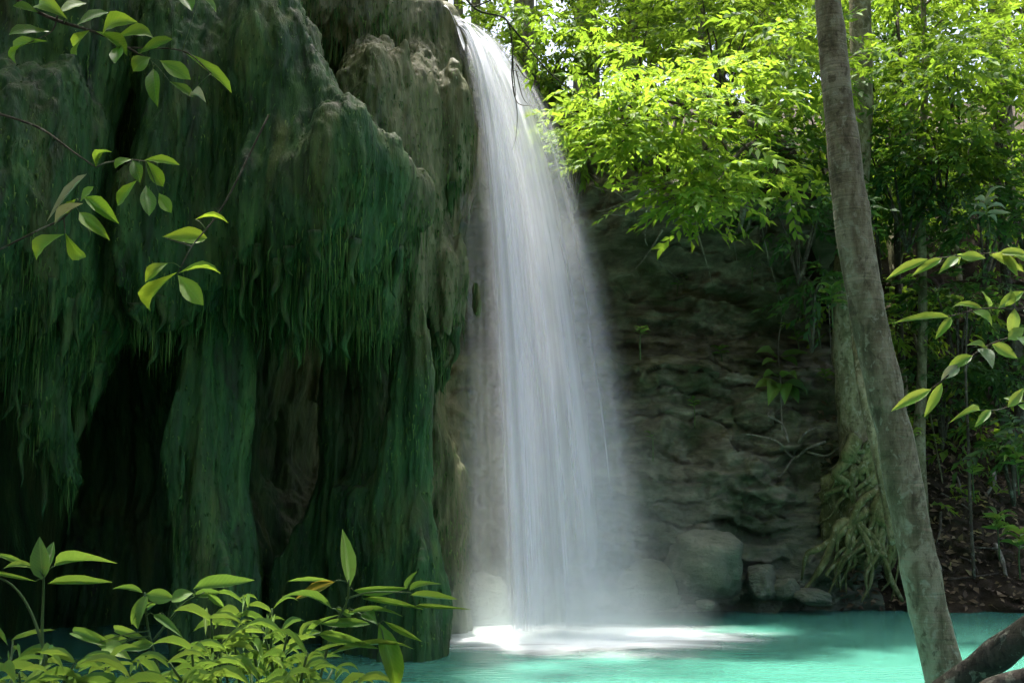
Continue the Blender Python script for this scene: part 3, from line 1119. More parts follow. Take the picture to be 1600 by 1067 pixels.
def make_tree(name, label, cat, base, height, r0, crown_mat, blobs, seed, lean=(0, 0), group=None, bark=None, leaf=0.16, twig=0.5, per=13, limbs=5, trunk_top=0.85, flat=0.25, sides=10):
    """trunk, limbs and one leafy crown, in world space under an Empty at the foot"""
    rd = random.Random(seed)
    base = Vector(base)
    root = empty(name, base)
    tag(root, label, cat, group)
    bark = bark or M_BARK
    top = base + Vector((lean[0], lean[1], height * trunk_top))
    mid = base.lerp(top, 0.5) + Vector((rd.uniform(-.2, .2), rd.uniform(-.2, .2), 0))
    path = [base - Vector((0, 0, 0.3)), base.lerp(mid, 0.5) + Vector((rd.uniform(-.08, .08), 0, 0)), mid, top]
    tube_obj('trunk', path, [r0 * 1.35, r0, r0 * 0.85, r0 * 0.35], bark, root, sides, 14, 0.10, seed)
    for k in range(limbs):
        c, rad, m = blobs[k % len(blobs)]
        c = Vector(c)
        s = rd.uniform(0.4, 0.95)
        a = path[1].lerp(top, s)
        e = c + Vector([rd.uniform(-.5, .5) * q for q in rad])
        tube_obj('limb', [a, a.lerp(e, 0.5) + Vector((0, 0, 0.12 * (e - a).length)), e], [r0 * 0.42, r0 * 0.25, r0 * 0.08], bark, root, 6, 7, 0.08, seed + k)
    V, F = sprays([(tuple(c), rad, m) for c, rad, m in blobs], leaf, per, twig, seed, flat)
    child(mesh_obj('crown', V, F, crown_mat), root)
    return root


# ------------------------------------------------------------------ trees
def fz(x, y):
    return float(floor_z(np.array([x]), np.array([y]))[0])


# the leaning trunk in front of the pool
T1 = empty('leaning_tree', P(1492, 1150, 6.5))
tag(T1, 'leaning grey tree with lichen-mottled bark rising in front of the pool', 'tree')
tube_obj('trunk', [P(1512, 1240, 6.5), P(1478, 1070, 6.5), P(1446, 930, 6.5), P(1420, 800, 6.5), P(1391, 650, 6.5), P(1362, 520, 6.5), P(1340, 400, 6.5), P(1322, 260, 6.5), P(1308, 140, 6.5), P(1294, 0, 6.5), P(1280, -200, 6.5), P(1262, -500, 6.6), P(1262, -900, 6.7)],
         [0.145, 0.112, 0.109, 0.106, 0.106, 0.108, 0.110, 0.100, 0.090, 0.082, 0.08, 0.07, 0.03], M_BARK, T1, 20, 72, 0.10, 3)
for k, (a, b) in enumerate([((1270, -420, 6.6), (900, -900, 7.4)), ((1264, -520, 6.6), (1650, -950, 7.6)), ((1262, -650, 6.6), (1200, -1100, 8.2))]):
    tube_obj('limb', [P(*a), P((a[0] + b[0]) / 2, (a[1] + b[1]) / 2 - 60, (a[2] + b[2]) / 2), P(*b)], [0.05, 0.03, 0.01], M_BARK, T1, 8, 8, 0.08, k)
V, F = sprays([(P(1250, -1150, 7.4), (2.0, 1.6, 0.9), 300)], 0.17, 13, 0.5, 21)
child(mesh_obj('crown', V, F, M_LUSH), T1)

# trunk standing on the far bank with roots fanning down over the rock
T2 = empty('rooted_tree', wall_hit(1345, 690, 0.1))
tag(T2, 'mossy tree on the far bank with a fan of roots gripping the rock', 'tree')
b2 = wall_hit(1340, 690, 0.30)
YB = b2.y
tube_obj('trunk', [P(1362, 800, YB - .05), P(1350, 740, YB), b2, P(1329, 620, YB), P(1321, 520, YB), P(1322, 420, YB), P(1338, 300, YB + .1), P(1346, 120, YB + .2), P(1342, -60, YB + .3), P(1346, -300, YB + .4)],
         [0.34, 0.28, 0.22, 0.18, 0.17, 0.165, 0.16, 0.15, 0.13, 0.08], M_BARK2, T2, 14, 40, 0.14, 5)
tube_obj('trunk', [P(1402, 850, 12.3), P(1390, 780, 12.3), P(1368, 690, 12.35), P(1346, 590, 12.5), P(1332, 480, 12.8)], [0.10, 0.085, 0.075, 0.07, 0.05], M_BARK2, T2, 10, 20, 0.14, 6)
rr = random.Random(4)
mv = P(1352, 790, YB + .05)
def root_mass():
    import bmesh
    bm = bmesh.new()
    bmesh.ops.create_icosphere(bm, subdivisions=4, radius=1.0)
    V = np.array([v.co[:] for v in bm.verts], np.float32)
    F = [tuple(v.index for v in f.verts) for f in bm.faces]
    bm.free()
    V = V * (1 + .25 * fbm(V * 2.2, 4, 77))[:, None] * np.array([.48, .34, .68]) + np.array(mv)
    child(mesh_obj('root_mass', V, F, M_ROOT), T2)


root_mass()
for k in range(42):
    if k < 20:                                         # tangle gripping the mound below the trunk
        x0, y0 = rr.uniform(1322, 1385), rr.uniform(680, 735)
        x1, y1 = rr.uniform(1258, 1372), rr.uniform(770, 850)
    else:                                              # fan running down to the water
        x0, y0 = rr.uniform(1335, 1405), rr.uniform(760, 830)
        x1, y1 = x0 + rr.uniform(-105, 30), rr.uniform(890, 950)
    q = []
    for j in range(5):
        f = j / 4
        bow = math.sin(math.pi * f)
        xx = x0 + (x1 - x0) * f + (rr.uniform(-20, 20) if 0 < j < 4 else 0)
        yy = y0 + (y1 - y0) * (f ** 1.25) + (rr.uniform(-12, 12) if 0 < j < 4 else 0)
        Yr = YB - .30 - .16 * bow * rr.uniform(.3, 1) + (.25 * f if k < 20 else -.05 * f)
        q.append(P(xx, yy, Yr))
    q[-1] = wall_hit(x1, y1, .02) if k < 20 else P(x1, y1, min(YB - .3, wall_hit(x1, y1, .0).y - .02))
    r = rr.uniform(0.018, 0.045) * (1.6 if k % 6 == 0 else 1)
    ro = tube_obj('root', q, [r * 1.6, r * 1.1, r * 0.8, r * 0.3], M_ROOT, T2, 7, 18, 0.25, k)
    if k % 4 == 0:                                     # finer rootlets forking off
        for j in range(2):
            a = q[1].lerp(q[2], rr.random())
            e = a + Vector((rr.uniform(-.22, .22), -rr.uniform(0, .05), -rr.uniform(.10, .30)))
            V, F = tube(smooth_path([a, a.lerp(e, .5) + Vector((rr.uniform(-.05, .05), -.02, 0)), e], 7), [r * .5, r * .35, r * .12], 5, .15, k)
            rl = mesh_obj('rootlet', V, F, M_ROOT)
            rl.parent = ro
            rl.matrix_parent_inverse = Matrix.Translation(-Vector(T2.location))
V, F = sprays([(P(1350, -120, YB + 0.2), (1.9, 1.3, 0.9), 170), (P(1250, 60, YB - 0.5), (0.9, 0.7, 0.5), 60), (P(1480, 120, YB - .2), (1.2, .8, .6), 90)], 0.16, 13, 0.5, 31)
child(mesh_obj('crown', V, F, M_LUSH), T2)

# saplings on the earth bank
for k, (ctrl, rad, lab) in enumerate([
        ([(1436, 700, 14.6), (1440, 600, 14.6), (1442, 450, 14.6), (1438, 300, 14.6), (1446, 120, 14.7), (1440, -40, 14.8)], [0.09, 0.07, 0.065, 0.06, 0.05, 0.03], 'slim pale sapling just behind the leaning trunk on the earth bank'),
        ([(1404, 470, 15.4), (1402, 330, 15.4), (1410, 180, 15.4), (1402, 20, 15.4)], [0.05, 0.045, 0.04, 0.02], 'thin dark sapling showing between the leaning trunk and the pale sapling'),
        ([(1516, 790, 13.9), (1513, 690, 13.9), (1509, 580, 13.9), (1512, 470, 14.0)], [0.022, 0.018, 0.016, 0.008], 'wiry green sapling rising from the leaf litter on the earth bank'),
        ([(1590, 560, 14.8), (1570, 420, 14.8), (1560, 250, 14.9), (1575, 60, 15.0)], [0.09, 0.07, 0.06, 0.04], 'brown sapling at the edge of the wood beyond the pale leaf sprays')]):
    f = P(*ctrl[0])
    t = empty('sapling', f)
    tag(t, lab, 'tree', 'saplings on the far bank')
    tube_obj('trunk', [f - Vector((0, 0, 0.9))] + [P(*c) for c in ctrl], [rad[0]] + rad, M_TWIG if k else M_BARK2, t, 8, 22, 0.1, 60 + k)
    e = P(*ctrl[-1])
    for j in range(3):
        a = P(*ctrl[-2]).lerp(e, j / 3)
        g = a + Vector((rr.uniform(-.6, .6), rr.uniform(-.4, .2), rr.uniform(.1, .5)))
        tube_obj('branch', [a, a.lerp(g, .5) + Vector((0, 0, .06)), g], [rad[-1] * .7, rad[-1] * .5, .004], M_TWIG, t, 5, 6)
    V, F = sprays([(tuple(e), (0.9, 0.6, 0.6), 26 if k != 2 else 6)], 0.13, 11, 0.4, 70 + k)
    child(mesh_obj('crown', V, F, M_DEEP if k % 2 else M_LUSH), t)

# the sunlit tree that leans out from the cliff top over the pool
def boughs():
    root_p = P(1235, 250, 14.3)
    t = empty('overhanging_tree', root_p)
    tag(t, 'low tree with sunlit yellow-green leaves spreading from the cliff top over the pool', 'tree')
    base = Vector(root_p)
    tube_obj('trunk', [base - Vector((0, 0, .6)), base, P(1200, 215, 13.6), P(1150, 190, 13.0), P(1080, 180, 12.4)], [.14, .12, .09, .07, .03], M_TWIG, t, 9, 18, .12, 8)
    tips = [(940, 150, 12.0), (900, 205, 11.9), (950, 240, 11.9), (1000, 190, 11.8), (1060, 150, 11.8), (1060, 240, 11.7), (1110, 300, 11.8), (1060, 310, 11.9), (1150, 260, 12.1), (1180, 170, 12.3), (1120, 110, 12.3), (1210, 280, 12.6), (1015, 100, 12.6)]
    for k, q in enumerate(tips):
        a = [P(1200, 215, 13.6), P(1150, 190, 13.0), P(1080, 180, 12.4)][k % 3]
        e = P(*q)
        tube_obj('branch', [a, a.lerp(e, .5) + Vector((0, 0, .15)), e], [.035, .022, .006], M_TWIG, t, 6, 8, .08, k)
    bl = [(tuple(P(*q) + Vector((0, 0, .05))), (.50, .45, .24), 20) for q in tips]
    bl += [(tuple(P(1050, 195, 12.0)), (1.0, .6, .45), 55), (tuple(P(1100, 315, 11.9)), (.42, .35, .2), 22), (tuple(P(1230, 110, 12.9)), (.9, .6, .6), 50)]
    V, F = sprays(bl, .155, 12, .42, 81, .18, .3)
    child(mesh_obj('crown', V, F, M_BRIGHT), t)


boughs()

# understorey along the top of the back wall
shrub_labels = []
k = 0
for (px, py, Y, rx, rz, m, mat, lab) in [
        (900, 215, 13.6, .55, .45, 34, M_LUSH, 'small green bush beside the waterfall at the cliff edge'),
        (975, 60, 15.5, 1.0, .9, 80, M_LUSH, 'leafy bush in the light gap above the sunlit boughs'),
        (1130, 40, 15.0, 1.1, .8, 80, M_BRIGHT, 'yellow-green bush above the sunlit boughs near the top of the picture'),
        (1250, 330, 13.4, .75, .45, 46, M_DEEP, 'dark bush spilling over the undercut, left of the trunks'),
        (1190, 250, 13.9, .9, .6, 60, M_DEEP, 'deep green bush behind the sunlit boughs'),
        (1420, 250, 14.2, 1.0, .7, 80, M_DEEP, 'dark bush directly behind the leaning trunk'),
        (1500, 120, 14.6, 1.2, .8, 90, M_LUSH, 'mid green bush between the leaning trunk and the picture edge, upper one'),
        (1540, 320, 14.2, 1.0, .6, 70, M_DEEP, 'glossy dark bush above the pale leaf sprays'),
        (1600, 230, 14.4, 1.0, .9, 80, M_LUSH, 'green bush cut by the picture edge, upper right'),
        (1300, 180, 14.8, 1.0, .8, 80, M_LUSH, 'green bush just left of the leaning trunk, near the top'),
        (1272, 450, 13.5, .3, .35, 18, M_DEEP, 'small dark bush hugging the rock left of the rooted trunk'),
        (1590, 690, 13.6, .45, .35, 26, M_DEEP, 'low green bush on the earth bank at the picture edge'),
        (1500, 470, 14.8, .9, .5, 56, M_DEEP, 'shadowed bush behind the pale leaf sprays'),
        (1475, 590, 14.9, .7, .5, 50, M_DEEP, 'dark bush above the leaf litter, just right of the leaning trunk'),
        (1570, 560, 14.7, .6, .5, 46, M_DEEP, 'dark bush between the lower leaf sprays and the earth bank'),
        (770, 60, 16.5, 1.0, .9, 80, M_BRIGHT, 'bright bush showing over the brow where the waterfall leaps'),
        (850, 90, 15.8, .8, .6, 60, M_LUSH, 'green bush just right of the waterfall top'),
        (1080, 20, 17.5, 1.6, 1.0, 110, M_LUSH, 'wide bush in the sunlit wood between the waterfall and the leaning trunk'),
        (1400, 90, 16.5, 1.4, 1.0, 110, M_LUSH, 'wide mid green bush right behind the top of the leaning trunk'),
        (1560, 60, 17.0, 1.5, 1.1, 110, M_BRIGHT, 'bright bush in the top right corner'),
        (1480, 240, 14.0, .8, .45, 60, M_LUSH, 'fresh green bush right of the leaning trunk at mid height'),
        (1380, 330, 15.2, .9, .5, 50, M_DEEP, 'dim bush seen between the leaning trunk and the pale sapling')]:
    c = P(px, py, Y)
    foot = c - Vector((0, 0, rz * 1.25))
    foot.y += 0.2
    t = empty('bush', foot)
    tag(t, lab, 'bush', 'bushes along the cliff top')
    for j in range(5):
        e = c + Vector((rr.uniform(-.7, .7) * rx, rr.uniform(-.4, .3) * rx, rr.uniform(-.2, .6) * rz))
        tube_obj('stem', [foot - Vector((0, 0, .35)), foot.lerp(e, .5) + Vector((rr.uniform(-.1, .1), 0, .1)), e], [.022, .015, .005], M_TWIG, t, 5, 7)
    V, F = sprays([(tuple(c), (rx, rx * .7, rz), m), (tuple(c + Vector((rr.uniform(-.4, .4) * rx, -.2, rr.uniform(-.5, .3) * rz))), (rx * .6, rx * .4, rz * .5), m // 3)], .15, 12, .42, 90 + k, .3)
    child(mesh_obj('foliage', V, F, mat), t)
    k += 1

# the wood behind: slender trunks and layered crowns
def copy_tree(o, loc, rz, sc, label, group):
    c = o.copy()
    COL.objects.link(c)
    c.location = loc
    c.rotation_euler = (0, 0, rz)
    c.scale = (sc, sc, sc)
    c['label'] = label
    for ch in o.children:
        d = ch.copy()
        COL.objects.link(d)
        d.parent = c
        d.matrix_parent_inverse = ch.matrix_parent_inverse.copy()
    return c


protos = []
for v in range(4):
    rd = random.Random(200 + v)
    H = [8.5, 10.0, 7.2, 9.2][v]
    bl = []
    for j in range(9):
        a = rd.uniform(0, 6.28)
        rad = rd.uniform(.5, 2.0)
        bl.append(((rad * math.cos(a), rad * math.sin(a), H * rd.uniform(.30, 1.0)), (rd.uniform(.8, 1.4), rd.uniform(.8, 1.4), rd.uniform(.35, .6)), rd.randint(24, 40)))
    protos.append(make_tree('forest_tree', 'x', 'tree', (0, 0, 0), H, [.11, .13, .09, .12][v], [M_LUSH, M_BRIGHT, M_LUSH, M_DEEP][v], bl, 210 + v, (rd.uniform(-.5, .5), 0), 'trees in the wood above the cliff', M_BARK2, .19, .55, 12, 7))
spots = [(-1.0, 17.5), (0.6, 16.2), (1.9, 17.8), (3.0, 16.4), (4.4, 17.6), (5.6, 16.0), (7.0, 17.2), (-2.6, 19.5), (0.4, 20.5), (2.6, 21.0), (4.9, 20.2), (6.8, 21.4), (8.8, 19.4),
         (-4.0, 24), (-1.4, 25), (1.4, 25.5), (4.0, 24.8), (6.4, 26), (9.2, 25), (11.6, 24), (-3, 31), (0.5, 32), (4, 31), (7.5, 33), (11, 31), (14.5, 32), (-1.2, 28), (2.4, 28.5), (5.6, 28.2), (9.2, 28.6), (13, 28), (-5.5, 29)]
ordw = ['first', 'second', 'third', 'fourth', 'fifth', 'sixth', 'seventh']
for i, (x, y) in enumerate(spots):
    x += rr.uniform(-.3, .3)
    loc = (x, y, fz(x, y))
    if i < 7:
        lab = 'slender leafy tree at the front of the wood above the cliff, %s from the left' % ordw[i]
    elif i < 13:
        lab = 'leafy tree in the middle depth of the wood, %s from the left of its row' % ordw[i - 7]
    else:
        lab = 'leafy tree far back in the wood, seen only as backlit foliage'
    o = protos[i % 4]
    if i < 4:
        o.location = loc
        o.rotation_euler = (0, 0, rr.uniform(0, 6.28))
        o['label'] = lab
        o.scale = (.74, .74, .74)
    else:
        copy_tree(o, loc, rr.uniform(0, 6.28), rr.uniform(.85, 1.25) * (1.35 if i >= 13 else 1) * (.78 if i < 7 else 1), lab, None)

def undergrowth():
    n = 15000
    x, y = RNG.uniform(-8, 16, n), 14.8 + 20 * RNG.random(n) ** 1.4
    z = floor_z(x, y) + 0.05 + 0.5 * RNG.random(n) ** 2
    keep = (z > wall_top(x) - 1.0)
    p = np.stack([x, y, z], 1)[keep]
    d = RNG.normal(size=p.shape) * [1, 1, .35] + [0, 0, .25]
    nn = np.array([0, -.3, 1.0]) + .5 * RNG.normal(size=p.shape)
    L = .16 + .22 * RNG.random(len(p))
    V, F = leaf_cards(p, d, nn, L, L * (.35 + .2 * RNG.random(len(p))))
    tag(mesh_obj('undergrowth', V, F, M_LUSH), 'green undergrowth covering the floor of the wood above the cliff', 'undergrowth', None, 'stuff')


undergrowth()

# unseen trees added on the cliff and near shore to shade the rock
for i, (x, y, z, H, blobs) in enumerate([
        (-4.6, 12.2, 8.0, 6.5, [((-3.6, 11.4, 12.2), (2.4, 2.2, 1.1), 330), ((-3.2, 11.6, 13.2), (1.6, 1.6, .8), 180), ((-2.9, 12.0, 12.4), (1.6, 1.5, .8), 190)]),
        (-6.5, 10.8, 7.9, 6.5, [((-5.6, 10.0, 11.5), (2.2, 2.2, 1.2), 300), ((-3.8, 9.2, 12.6), (1.8, 1.8, .9), 220)]),
        (-6.2, 4.0, 0.4, 10.5, [((-4.6, 6.6, 10.2), (2.4, 2.4, 1.0), 320), ((-0.9, 5.3, 8.3), (2.1, 1.5, .8), 190), ((-4.4, 4.6, 7.4), (2.1, 2.0, 1.0), 300), ((-3.8, 6.2, 8.8), (1.6, 1.3, .8), 200)])]):
    make_tree('canopy_tree', ['broad shade tree rooted above the brow of the mossy cliff', 'tall shade tree on the hill behind the mossy cliff', 'tall tree on the near shore whose crown shades the mossy cliff'][i], 'tree', (x, y, z), H, .2, M_LUSH, blobs, 300 + i, ((blobs[0][0][0] - x) * .6, (blobs[0][0][1] - y) * .6), None, M_BARK, .2, .6, 13, 5)

make_tree('canopy_tree', 'broad tree on the near shore arching over the viewpoint', 'tree', (2.6, -2.2, 0.4), 8.5, .2, M_LUSH,  # unseen tree added to cut skylight from above the viewpoint
          [((0, 0, 8), (3, 2.4, 1), 430), ((2.6, 2.2, 8.4), (2.2, 1.9, .9), 300), ((-2.6, 1.6, 7.9), (2.1, 2.0, 1), 300), ((0.4, 3.4, 8.8), (1.8, 1.2, .7), 160)], 333, (-1.2, 1.6), None, M_BARK, .2, .6, 13, 6)
for i, (x, y, sc) in enumerate([(-6.8, 1.6, 1.15), (-4.4, -2.4, 1.2), (-0.8, -5.0, 1.3), (3.6, -3.6, 1.25), (7.4, 0.6, 1.2), (9.8, 6.5, 1.2), (-9.0, 5.5, 1.3)]):  # unseen trees round the viewpoint, added to block low skylight
    o = copy_tree(protos[[1, 0, 3, 2, 0, 3, 1][i]], (x, y, 0.4), 1.7 * i, sc, 'leafy tree of the wood on the near side of the pool', None)
    o['group'] = 'trees on the near side of the pool'

# ------------------------------------------------------------------ small things on the far bank
# boulders at the water's edge
def boulder(c, rad, seed, label):
    import bmesh
    bm = bmesh.new()
    bmesh.ops.create_icosphere(bm, subdivisions=4, radius=1.0)
    V = np.array([v.co[:] for v in bm.verts], np.float32)
    F = [tuple(v.index for v in f.verts) for f in bm.faces]
    bm.free()
    q = np.sign(V) * np.abs(V) ** 0.72
    q = q * (1 + 0.20 * fbm(V * 1.4 + seed, 3, seed) + 0.05 * vnoise(V * 7, seed + 4))[:, None]
    o = mesh_obj('boulder', q * np.array(rad), F, M_LIME)
    o.location = c
    o.rotation_euler = (0.1, 0.1, seed * 1.3)
    tag(o, label, 'boulder', 'boulders at the water line')


for k, (px, py, Y, rad, lab) in enumerate([
        (1108, 885, 13.15, (.56, .42, .40), 'large pale boulder at the foot of the wall, right of the waterfall'),
        (1190, 908, 13.45, (.15, .2, .21), 'upright tan stone beside the large pale boulder'),
        (1225, 920, 13.42, (.12, .16, .13), 'dark wet stone below the tangle of dead roots'),
        (1102, 944, 12.6, (.10, .08, .05), 'small bright wet stone lying in the water before the large boulder'),
        (1270, 932, 13.35, (.22, .2, .09), 'low grey stone between the dark stone and the root fan'),
        (745, 930, 12.5, (.30, .3, .26), 'misty round boulder behind the foot of the waterfall, left side'),
        (1015, 915, 13.2, (.36, .3, .28), 'rounded boulder half lost in spray at the right edge of the waterfall')]):
    boulder(P(px, py, Y), rad, k + 1, lab)

# dead roots and sticks on the wall
def stick(name, label, paths, mat, cat, lift, grp=None):
    f = wall_hit(*paths[0][0][0], lift)
    t = empty(name, f)
    tag(t, label, cat, grp)
    for j, (pp, r) in enumerate(paths):
        q = [wall_hit(a, b, lift + 0.03 * math.sin(i * 2 + j)) for i, (a, b) in enumerate(pp)]
        tube_obj('branch' if j else 'stalk', q, [r, r * .8, r * .35], mat, t, 6, 3 * len(q), .12, j)


stick('dead_root', 'bleached forked dead root sprawling on the wall beside the rooted tree',
      [([(1290, 690), (1262, 700), (1240, 715), (1215, 690), (1180, 680), (1160, 678)], .022), ([(1240, 715), (1222, 740), (1215, 745)], .015), ([(1240, 708), (1255, 680), (1275, 668), (1290, 672)], .018),
       ([(1232, 690), (1222, 662), (1200, 650), (1205, 640)], .014), ([(1262, 706), (1290, 712), (1310, 700)], .016)], M_DEAD, 'root', .22)
stick('dead_branch', 'pale dead branch leaning under the sunlit boughs near the waterfall',
      [([(1035, 360), (1020, 385), (1000, 412), (985, 428)], .016), ([(1015, 392), (1030, 410), (1060, 436)], .010), ([(1010, 330), (1008, 372), (1012, 384)], .012)], M_DEAD, 'branch', .5)
stick('dead_branch', 'long pale stick lying along the ledge left of the leaning trunk',
      [([(1222, 366), (1260, 362), (1300, 366)], .022)], M_DEAD, 'branch', .3)
stick('dead_branch', 'shaggy rotten branch stub hanging below the sunlit boughs',
      [([(1165, 300), (1160, 340), (1152, 372)], .05), ([(1160, 310), (1172, 340), (1166, 362)], .03)], M_DEAD, 'branch', .4)
stick('dead_branch', 'bundle of grey twigs fanning out by the edge of the waterfall',
      [([(1030, 290), (985, 312), (940, 330), (925, 326)], .014), ([(1025, 320), (970, 336), (935, 330)], .012), ([(1000, 296), (960, 300), (915, 288)], .010), ([(975, 312), (950, 290), (920, 270)], .008)], M_DEAD, 'branch', .35)

# climbing plant on the wall
def vine():
    f = wall_hit(1222, 672, .1)
    t = empty('climbing_plant', f)
    tag(t, 'climbing plant with broad heart-shaped leaves on the wall above the dead root', 'plant')
    tube_obj('stem', [wall_hit(1222, 672, .12), wall_hit(1220, 600, .15), wall_hit(1216, 540, .15), wall_hit(1226, 470, .12)], [.010, .009, .008, .004], M_DEAD, t, 6, 16)
    for (a, b, c, d, w) in [(1215, 598, 1180, 606, .2), (1215, 602, 1200, 634, .22), (1222, 600, 1226, 632, .2), (1225, 598, 1262, 620, .22), (1222, 590, 1245, 592, .18), (1214, 588, 1192, 590, .16), (1214, 560, 1180, 552, .16), (1220, 556, 1262, 552, .16), (1222, 560, 1246, 572, .15), (1212, 566, 1190, 572, .14), (1226, 606, 1248, 630, .17)]:
        put_leaf(t, wall_hit(a, b, .16), wall_hit(c, d, .30), w, M_NEAR, 'ovate', None, (0, -.6, .8))


vine()

# small plants with single leaves one can pick out
def herb(px, py, Y, n, L, w, mat, label, spread=1.0, shape='lance'):
    base = P(px, py, Y)
    t = empty('herb', base)
    tag(t, label, 'plant', 'small plants on the far bank')
    top = base + Vector((rr.uniform(-.05, .05), 0, L * 1.2))
    tube_obj('stem', [base - Vector((0, 0, .25)), base, top], [.010, .008, .004], M_STEM, t, 5, 6)
    for k in range(n):
        a = k * 2.4 + rr.random()
        b = base.lerp(top, .25 + .75 * (k + 1) / n)
        put_leaf(t, b, b + Vector((math.cos(a) * L * spread, math.sin(a) * L * spread - .05, rr.uniform(-.25, .35) * L)), w, mat, shape)


herb(1545, 350, 13.4, 12, .26, .075, M_PALE, 'small plant with pale shining leaves on the cliff top, above the leaf sprays')  # pale leaf colour stands in for white light on this plant
herb(1300, 480, 13.0, 12, .20, .08, M_NEAR, 'small fresh green plant on the rock left of the rooted trunk')
herb(1430, 690, 13.6, 8, .13, .06, M_NEAR, 'tiny pale plant beside the leaning trunk on the earth bank')
herb(1520, 750, 13.4, 9, .14, .05, M_NEAR, 'tiny plant at the foot of the wiry sapling')
herb(1560, 840, 13.1, 12, .22, .09, M_NEAR, 'leafy green plant low on the earth bank')
herb(1592, 870, 12.9, 12, .24, .12, M_NEAR, 'broad-leaved plant at the picture edge above the water', 1.0, 'ovate')
herb(1590, 740, 13.2, 10, .22, .11, M_NEAR, 'broad-leaved plant at the picture edge, higher up the earth bank', 1.0, 'ovate')
herb(1000, 530, 13.0, 9, .12, .05, M_NEAR, 'tiny green tuft on the wall close to the waterfall')

for q, (px, py, n, L, w, lab) in enumerate([
        (1058, 452, 8, .14, .05, 'tiny fern-like plant in the shadow of the undercut, near the pale dead branch'),
        (1128, 560, 10, .13, .05, 'small green plant on a ledge halfway up the wall'),
        (1175, 430, 9, .15, .06, 'dim plant under the overhang, below the shaggy branch stub'),
        (1085, 640, 8, .10, .045, 'tiny plant on the wall straight above the large pale boulder'),
        (1248, 540, 10, .16, .06, 'leafy plant on the ledge above the dead root, right of the climbing plant'),
        (1020, 690, 7, .10, .045, 'tiny plant on the wall at the edge of the mist'),
        (1290, 600, 10, .15, .06, 'small green plant left of the rooted trunk, level with the climbing plant')]):
    h = wall_hit(px, py, .05)
    herb(px, py, h.y, n, L, w, M_NEAR, lab)
for q, (x0, y0, x1, y1, r, lab) in enumerate([
        (1085, 345, 1090, 470, .010, 'thin root hanging from the overhang, nearest the waterfall'),
        (1135, 350, 1128, 440, .008, 'thin root hanging below the sunlit boughs, second from the waterfall'),
        (1190, 355, 1196, 500, .011, 'long root hanging down the undercut, third from the waterfall'),
        (1245, 380, 1240, 470, .008, 'short root hanging beside the long pale stick'),
        (1280, 400, 1290, 560, .011, 'long root hanging close to the rooted trunk')]):
    a, b = wall_hit(x0, y0, .1), wall_hit(x1, y1, .0)
    b.y = min(b.y, a.y + .5) - .25
    m = a.lerp(b, .5) + Vector((rr.uniform(-.08, .08), -.12, 0))
    V, F = tube(smooth_path([a, m, b], 14), [r, r * .8, r * .35], 5, .2, q)
    tag(mesh_obj('hanging_root', V, F, M_DEAD), lab, 'root', 'roots hanging from the overhang')

# leaf litter and sticks on the earth bank
def litter():
    m = (WV[:, 0] > 4.0) & (WV[:, 0] < 8.5) & (WV[:, 2] > 0.02) & (WV[:, 2] < 2.6)
    pts = WV[m]
    q = pts[RNG.integers(0, len(pts), 3600)] + np.array([0, -.02, .02])
    d = RNG.normal(size=q.shape) * [1, 1, .5]
    n = np.array([0, -.6, .8]) + .35 * RNG.normal(size=q.shape)
    L = .05 + .08 * RNG.random(len(q))
    V, F = leaf_cards(q, d, n, L, L * (.4 + .2 * RNG.random(len(q))))
    tag(mesh_obj('leaf_litter', V, F, M_LITTER), 'brown fallen leaves covering the earth bank', 'leaf litter', None, 'stuff')


litter()
for k, (p0, p1, r) in enumerate([((1552, 735), (1540, 775), .028), ((1470, 800), (1462, 850), .02), ((1555, 850), (1572, 900), .035), ((1480, 905), (1560, 895), .014), ((1450, 850), (1470, 930), .03),
                                 ((1500, 870), (1530, 900), .012), ((1470, 770), (1520, 800), .012), ((1510, 855), (1580, 862), .012), ((1495, 745), (1500, 770), .02)]):
    a, b = wall_hit(*p0, .06), wall_hit(*p1, .05)
    V, F = tube(smooth_path([a, a.lerp(b, .5) + Vector((rr.uniform(-.06, .06), -.03, rr.uniform(-.03, .06))), b], 8), [r, r * .9, r * .6], 7, .15, k)
    o = mesh_obj('fallen_stick', V, F, M_DEAD if k % 2 == 0 else M_TWIG)
    tag(o, ['short pale stub standing out of the leaf litter', 'thin dark stick beside the leaning trunk', 'thick pale stick low on the earth bank', 'long dark stick lying level above the water', 'pale slanting stick touching the leaning trunk near the water',
            'short dark stick in the middle of the leaf litter', 'pale stick at the top of the leaf litter', 'long dark stick in the middle of the earth bank', 'stubby pale stick in the shadow under the pale leaf sprays'][k], 'stick', 'sticks on the earth bank')

# bare twigs hanging in front of the waterfall's top
def hanging_twigs():
    t = empty('hanging_branch', P(735, -20, 10.6))
    tag(t, 'thin dark leafless branch hanging across the top of the waterfall', 'branch')
    Y = 10.6
    for j, (pp, r) in enumerate([([(690, -60), (740, 12), (790, 30), (800, 70), (802, 110), (806, 150)], .013), ([(802, 70), (800, 120), (808, 160), (832, 166)], .008), ([(806, 110), (816, 150), (826, 165)], .006),
                                 ([(802, 135), (808, 175), (806, 215), (800, 235)], .005), ([(790, 30), (830, 80), (855, 110), (890, 140), (925, 160)], .010), ([(806, 100), (822, 122), (842, 128)], .006), ([(740, 12), (775, -5), (800, -40)], .010)]):
        q = [P(a, b, Y + .03 * i) for i, (a, b) in enumerate(pp)]
        tube_obj('twig' if j else 'limb', q, [r, r * .8, r * .3], M_TWIG, t, 6, 4 * len(q))
    bl = [(tuple(P(a, b, Y + .2)), (.35, .3, .16), n) for a, b, n in [(830, 20, 14), (900, 40, 16), (940, 100, 12), (780, -20, 12), (870, 75, 8)]]
    V, F = sprays(bl, .10, 11, .3, 401, .2)
    child(mesh_obj('foliage', V, F, M_LUSH), t)


hanging_twigs()

